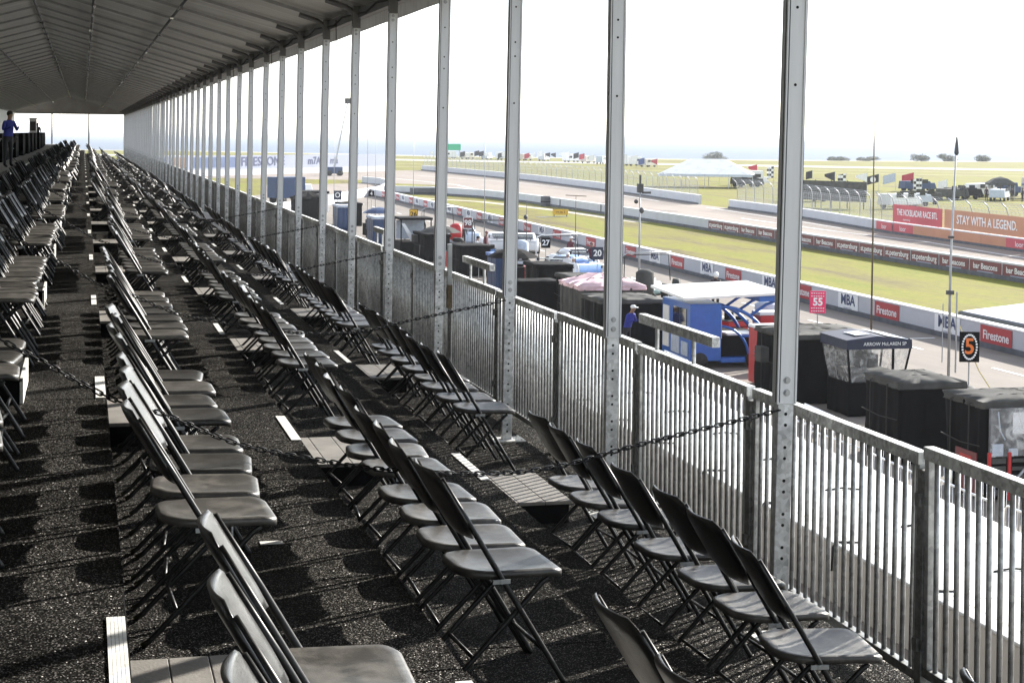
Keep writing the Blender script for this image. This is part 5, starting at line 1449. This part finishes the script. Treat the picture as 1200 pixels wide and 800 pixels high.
for k, (x, y) in enumerate(((118.5, 150.2), (119.6, 149.6), (120.6, 149.0), (113.5, 155.3), (115.2, 154.0), (116.1, 153.2), (110.5, 158.6), (111.6, 157.2), (117.4, 151.6), (121.8, 147.6), (108.6, 160.4), (112.6, 156.2), (122.9, 146.8), (114.4, 151.4))):
    person('person in dark clothes among the parked vehicles above the right red banner', (x, y, G), rr.uniform(0, 6), std_joints(.02, 'down'), rr.choice((bm_dark, bm_dark, bm_black)), 'cap', m_black, 'people standing among the parked vehicles')
def gazebo(x, y, m_, lab, w=1.6):
    t = thing('gazebo_tent', lab, 'gazebo', (x, y, G), RAD(-20), 'gazebos among the parked vehicles')
    for sx in (-w, w):
        for sy in (-w, w): MB().tube([(sx, sy, 0), (sx, sy, 2.1)], .04, 5).build('leg', m_pole, t)
    s = MB(); s.loop([[(sx * w * k, sy * w * k, z) for sx, sy in ((-1, -1), (1, -1), (1, 1), (-1, 1))] for k, z in ((1.05, 1.85), (1.05, 2.1), (.5, 2.7), (.03, 2.95))]); s.build('canopy', m_, t)
gazebo(119.5, 160.5, m_darkpanel, 'dark gazebo behind the beige camper'); gazebo(116, 163.5, m_greycanvas, 'grey gazebo left of the beige camper'); gazebo(126.5, 149.5, m_flagblack, 'black gazebo at the right above the red banner')
for a in ((110, 163.5, .2, 4.4, m_black, 'black car parked behind the fence above the orange banner', 1.5), (106.5, 160.5, .5, 4.3, m_greycanvas, 'dark grey car parked behind the fence near the white mast', 1.5),
          (117, 147.5, .3, 4.4, m_greycanvas, 'dark grey car in front of the group of people', 1.45), (91.5, 146, .4, 4.3, m_flaggrey, 'silver car behind the dark mesh screen', 1.5), (95.5, 150.5, .3, 4.6, m_greycanvas, 'dark grey car right of the dark mesh screen', 1.6),
          (99.5, 206, .2, 4.4, m_greycanvas, 'dark car beside the white marquee', 1.5)):
    camper(*a)
# dark mesh screen on the catch fence
t = thing('dark_screen', 'dark mesh screen fixed behind the catch fence right of the nearest tent post', 'screen', (77.5, 146.5, G), RAD(-62))
s = MB(); s.box(-.3, 9.2, 0, .08, .8, 3.0); s.build('mesh', m_greycanvas, t)
s = MB()
for k in range(5): s.tube([(k * 2.2, .12, 0), (k * 2.2, .12, 3.1)], .06, 6)
s.build('support_post', m_pole_dark, t)
# marquee
t = thing('marquee', 'large white hipped marquee standing on the far grass', 'marquee', (92.5, 205.0, G), RAD(-24))
s = MB(); W, Dp = 7.2, 5.0
s.add([(-W, -Dp, 2.1), (W, -Dp, 2.1), (W, Dp, 2.1), (-W, Dp, 2.1), (-2.6, 0, 4.4), (2.8, 0, 4.4)], [(0, 1, 5, 4), (1, 2, 5), (2, 3, 4, 5), (3, 0, 4)]); s.build('roof', m_whiteroof, t)
s = MB()
for x in (-W, -W / 2, 0, W / 2, W):
    for y in (-Dp, Dp): s.tube([(x, y, 0), (x, y, 2.12)], .05, 6)
s.build('pole', m_pole, t)
s = MB(); s.add([(-W, -Dp - .01, 1.75), (W, -Dp - .01, 1.75), (W, -Dp - .01, 2.12), (-W, -Dp - .01, 2.12)], [(0, 1, 2, 3)]); s.build('valance', m_flaggrey, t)
# green board and little huts far away at the end of the straight
t = thing('green_billboard', 'bright green billboard on a pale frame at the far end of the straight', 'billboard', (100, 395, G))
s = MB(); s.box(-2.3, 2.3, -.15, .15, 3.4, 5.2); s.build('board', m_green, t, bevel=.3)
s = MB(); s.box(-2.1, -1.9, -.1, .1, 0, 3.4); s.box(1.9, 2.1, -.1, .1, 0, 3.4); s.build('leg', m_pole, t)
# screens and dark blue truck on the left field
t = thing('parked_truck', 'dark blue box truck standing on the field seen between the far posts', 'truck', (21.5, 158, G), RAD(35))
s = MB(); s.box(-2.2, 1.6, -1, 1, .6, 2.9); s.build('box', m_bluebox, t, bevel=.05)
s = MB(); s.box(1.65, 3.1, -.95, .95, .5, 2.1, top=(0, .5, .1, .1)); s.build('cab', m_white, t, bevel=.06)
for x in (-1.5, 2.3):
    for sy in (-.95, .7):
        s = MB(); s.cyl((x, sy, .42), .42, .25, 12, 'y'); s.build('wheel', m_tyre, t, True)
t = thing('white_equipment_trailer', 'white equipment trailer with dark panels beside the curved wall', 'trailer', (20.6, 134.5, G + .004))
s = MB(); s.box(-1.2, 1.2, -2, 2, .4, 2.1); s.build('body', m_white, t, bevel=.04)
s = MB(); s.box(-1.25, 1.25, -2.05, 2.05, 2.1, 2.3); s.build('roof', m_black, t)
s = MB(); s.box(-.7, .5, -2.02, -2.0, .8, 1.8); s.build('window', m_flaggrey, t)
for y in (-1, 1):
    s = MB(); s.cyl((-1.25, y, .35), .35, .2, 12, 'x'); s.build('wheel', m_tyre, t, True)

# ------------------------------------------------------------------ bushes on the shore
def bush(x, y, w, h, label, seed):
    r_ = random.Random(seed)
    t = thing('shore_bush', label, 'bush', (x, y, G), 0, 'bushes along the shore')
    s = MB(); s.tube([(0, 0, 0), (.1, 0, h * .4), (.3, .1, h * .75)], [.16, .11, .05], 6)
    for q in range(4): s.tube([(0, 0, h * .2), (r_.uniform(-w * .35, w * .35), r_.uniform(-1, 1), h * .6)], [.09, .03], 5)
    s.build('trunk', m_bark, t)
    s = MB(); lobes = [(r_.uniform(-w * .38, w * .38), r_.uniform(-w * .2, w * .2), h * r_.uniform(.10, .62), r_.uniform(.18, .30) * w, h * r_.uniform(.26, .40)) for _ in range(9)]
    for _ in range(2200):
        lx, ly, lz, lr, lh = r_.choice(lobes)
        v = Vector((r_.gauss(0, 1), r_.gauss(0, 1), r_.gauss(0, 1))).normalized() * r_.uniform(.5, 1.05)
        c = Vector((lx + v.x * lr, ly + v.y * lr, max(.1, lz + v.z * lh))); a = Vector((r_.gauss(0, 1), r_.gauss(0, 1), r_.gauss(0, 1))).normalized(); b_ = a.orthogonal().normalized(); k = r_.uniform(.12, .30)
        s.add([c - a * k, c + b_ * k * .5, c + a * k, c - b_ * k * .5], [(0, 1, 2, 3)])
    s.build('crown', m_leafA, t, fix=False)
for k, (x, y, w, h, lab) in enumerate(((213, 466, 9.5, 3.2, 'dark low bush on the shore above the white marquee'), (258, 459, 7, 1.9, 'flat bush on the shore just right of the nearest tent post'), (269, 458, 8, 2.0, 'second flat bush on the shore right of the nearest tent post'),
        (290, 456, 6.5, 3.0, 'ragged bush on the shore between the masts'), (302, 457, 7.5, 3.2, 'round bush on the shore left of the antenna mast'), (318, 459, 6.0, 2.8, 'bush on the shore right of the antenna mast'))):
    bush(x, y, w, h, lab, 40 + k)

# ------------------------------------------------------------------ sea haze
OUT = False
HZ = 6000.0
s = MB(); s.box(-HZ, HZ, -400, HZ * 1.6, G - 2.6, 12.0)
hm = bpy.data.materials.new('sea_haze'); hm.use_nodes = True
hn = hm.node_tree; hn.nodes.remove(hn.nodes['Principled BSDF'])
pv = hn.nodes.new('ShaderNodeVolumePrincipled'); pv.inputs['Color'].default_value = (.93, .96, 1.0, 1); pv.inputs['Density'].default_value = .00022; pv.inputs['Anisotropy'].default_value = .0
hn.links.new(pv.outputs[0], hn.nodes['Material Output'].inputs['Volume'])
tag(s.build('haze', hm), kind='stuff')

# ------------------------------------------------------------------ light
SUN_AZ = (.811, .585); EL = RAD(25.5)
az = math.atan2(SUN_AZ[0], SUN_AZ[1])
W = bpy.data.worlds.new('World'); sc.world = W; W.use_nodes = True
nt = W.node_tree; bg = nt.nodes['Background']
sky = nt.nodes.new('ShaderNodeTexSky'); sky.sky_type = 'NISHITA'; sky.sun_disc = False; sky.sun_elevation = EL; sky.sun_rotation = az
sky.altitude = 5; sky.air_density = 1.0; sky.dust_density = .2; sky.ozone_density = 2.0
hs = nt.nodes.new('ShaderNodeHueSaturation'); hs.inputs['Saturation'].default_value = .40
nt.links.new(sky.outputs[0], hs.inputs['Color']); nt.links.new(hs.outputs[0], bg.inputs[0]); bg.inputs[1].default_value = .13
sl = bpy.data.lights.new('sun', 'SUN'); sl.energy = 4.2; sl.angle = RAD(.53); sl.color = (1, .95, .87)
so = link(bpy.data.objects.new('sun', sl))
d = Vector((SUN_AZ[0] * math.cos(EL), SUN_AZ[1] * math.cos(EL), math.sin(EL))).normalized()
so.rotation_euler = d.to_track_quat('Z', 'Y').to_euler(); so.location = d * 60

# ------------------------------------------------------------------ camera
F = 2000.0; psi = math.atan(503 / F); th = RAD(2.0); rho = .0107; CY = 159.4 + F * math.tan(th)
fwd = Vector((math.sin(psi) * math.cos(th), math.cos(psi) * math.cos(th), -math.sin(th)))
r_ = Vector((math.cos(psi), -math.sin(psi), 0)); u_ = r_.cross(fwd)
RR = r_ * math.cos(rho) + u_ * math.sin(rho); UU = u_ * math.cos(rho) - r_ * math.sin(rho)
cam = bpy.data.cameras.new('camera'); co = link(bpy.data.objects.new('camera', cam))
M4 = Matrix((RR, UU, -fwd)).transposed().to_4x4(); M4.translation = (0, 0, 2.62)
co.matrix_world = M4
cam.sensor_width = 36; cam.lens = 36 * F / 1200; cam.shift_y = -(400 - CY) / 1200
cam.clip_start = .05; cam.clip_end = 60000
sc.camera = co

sc.view_settings.view_transform = 'Standard'; sc.view_settings.look = 'None'; sc.view_settings.exposure = 1.6; sc.view_settings.gamma = 1
sc.view_settings.use_curve_mapping = False
sc.cycles.max_bounces = 8; sc.cycles.transparent_max_bounces = 16; sc.cycles.use_denoising = True
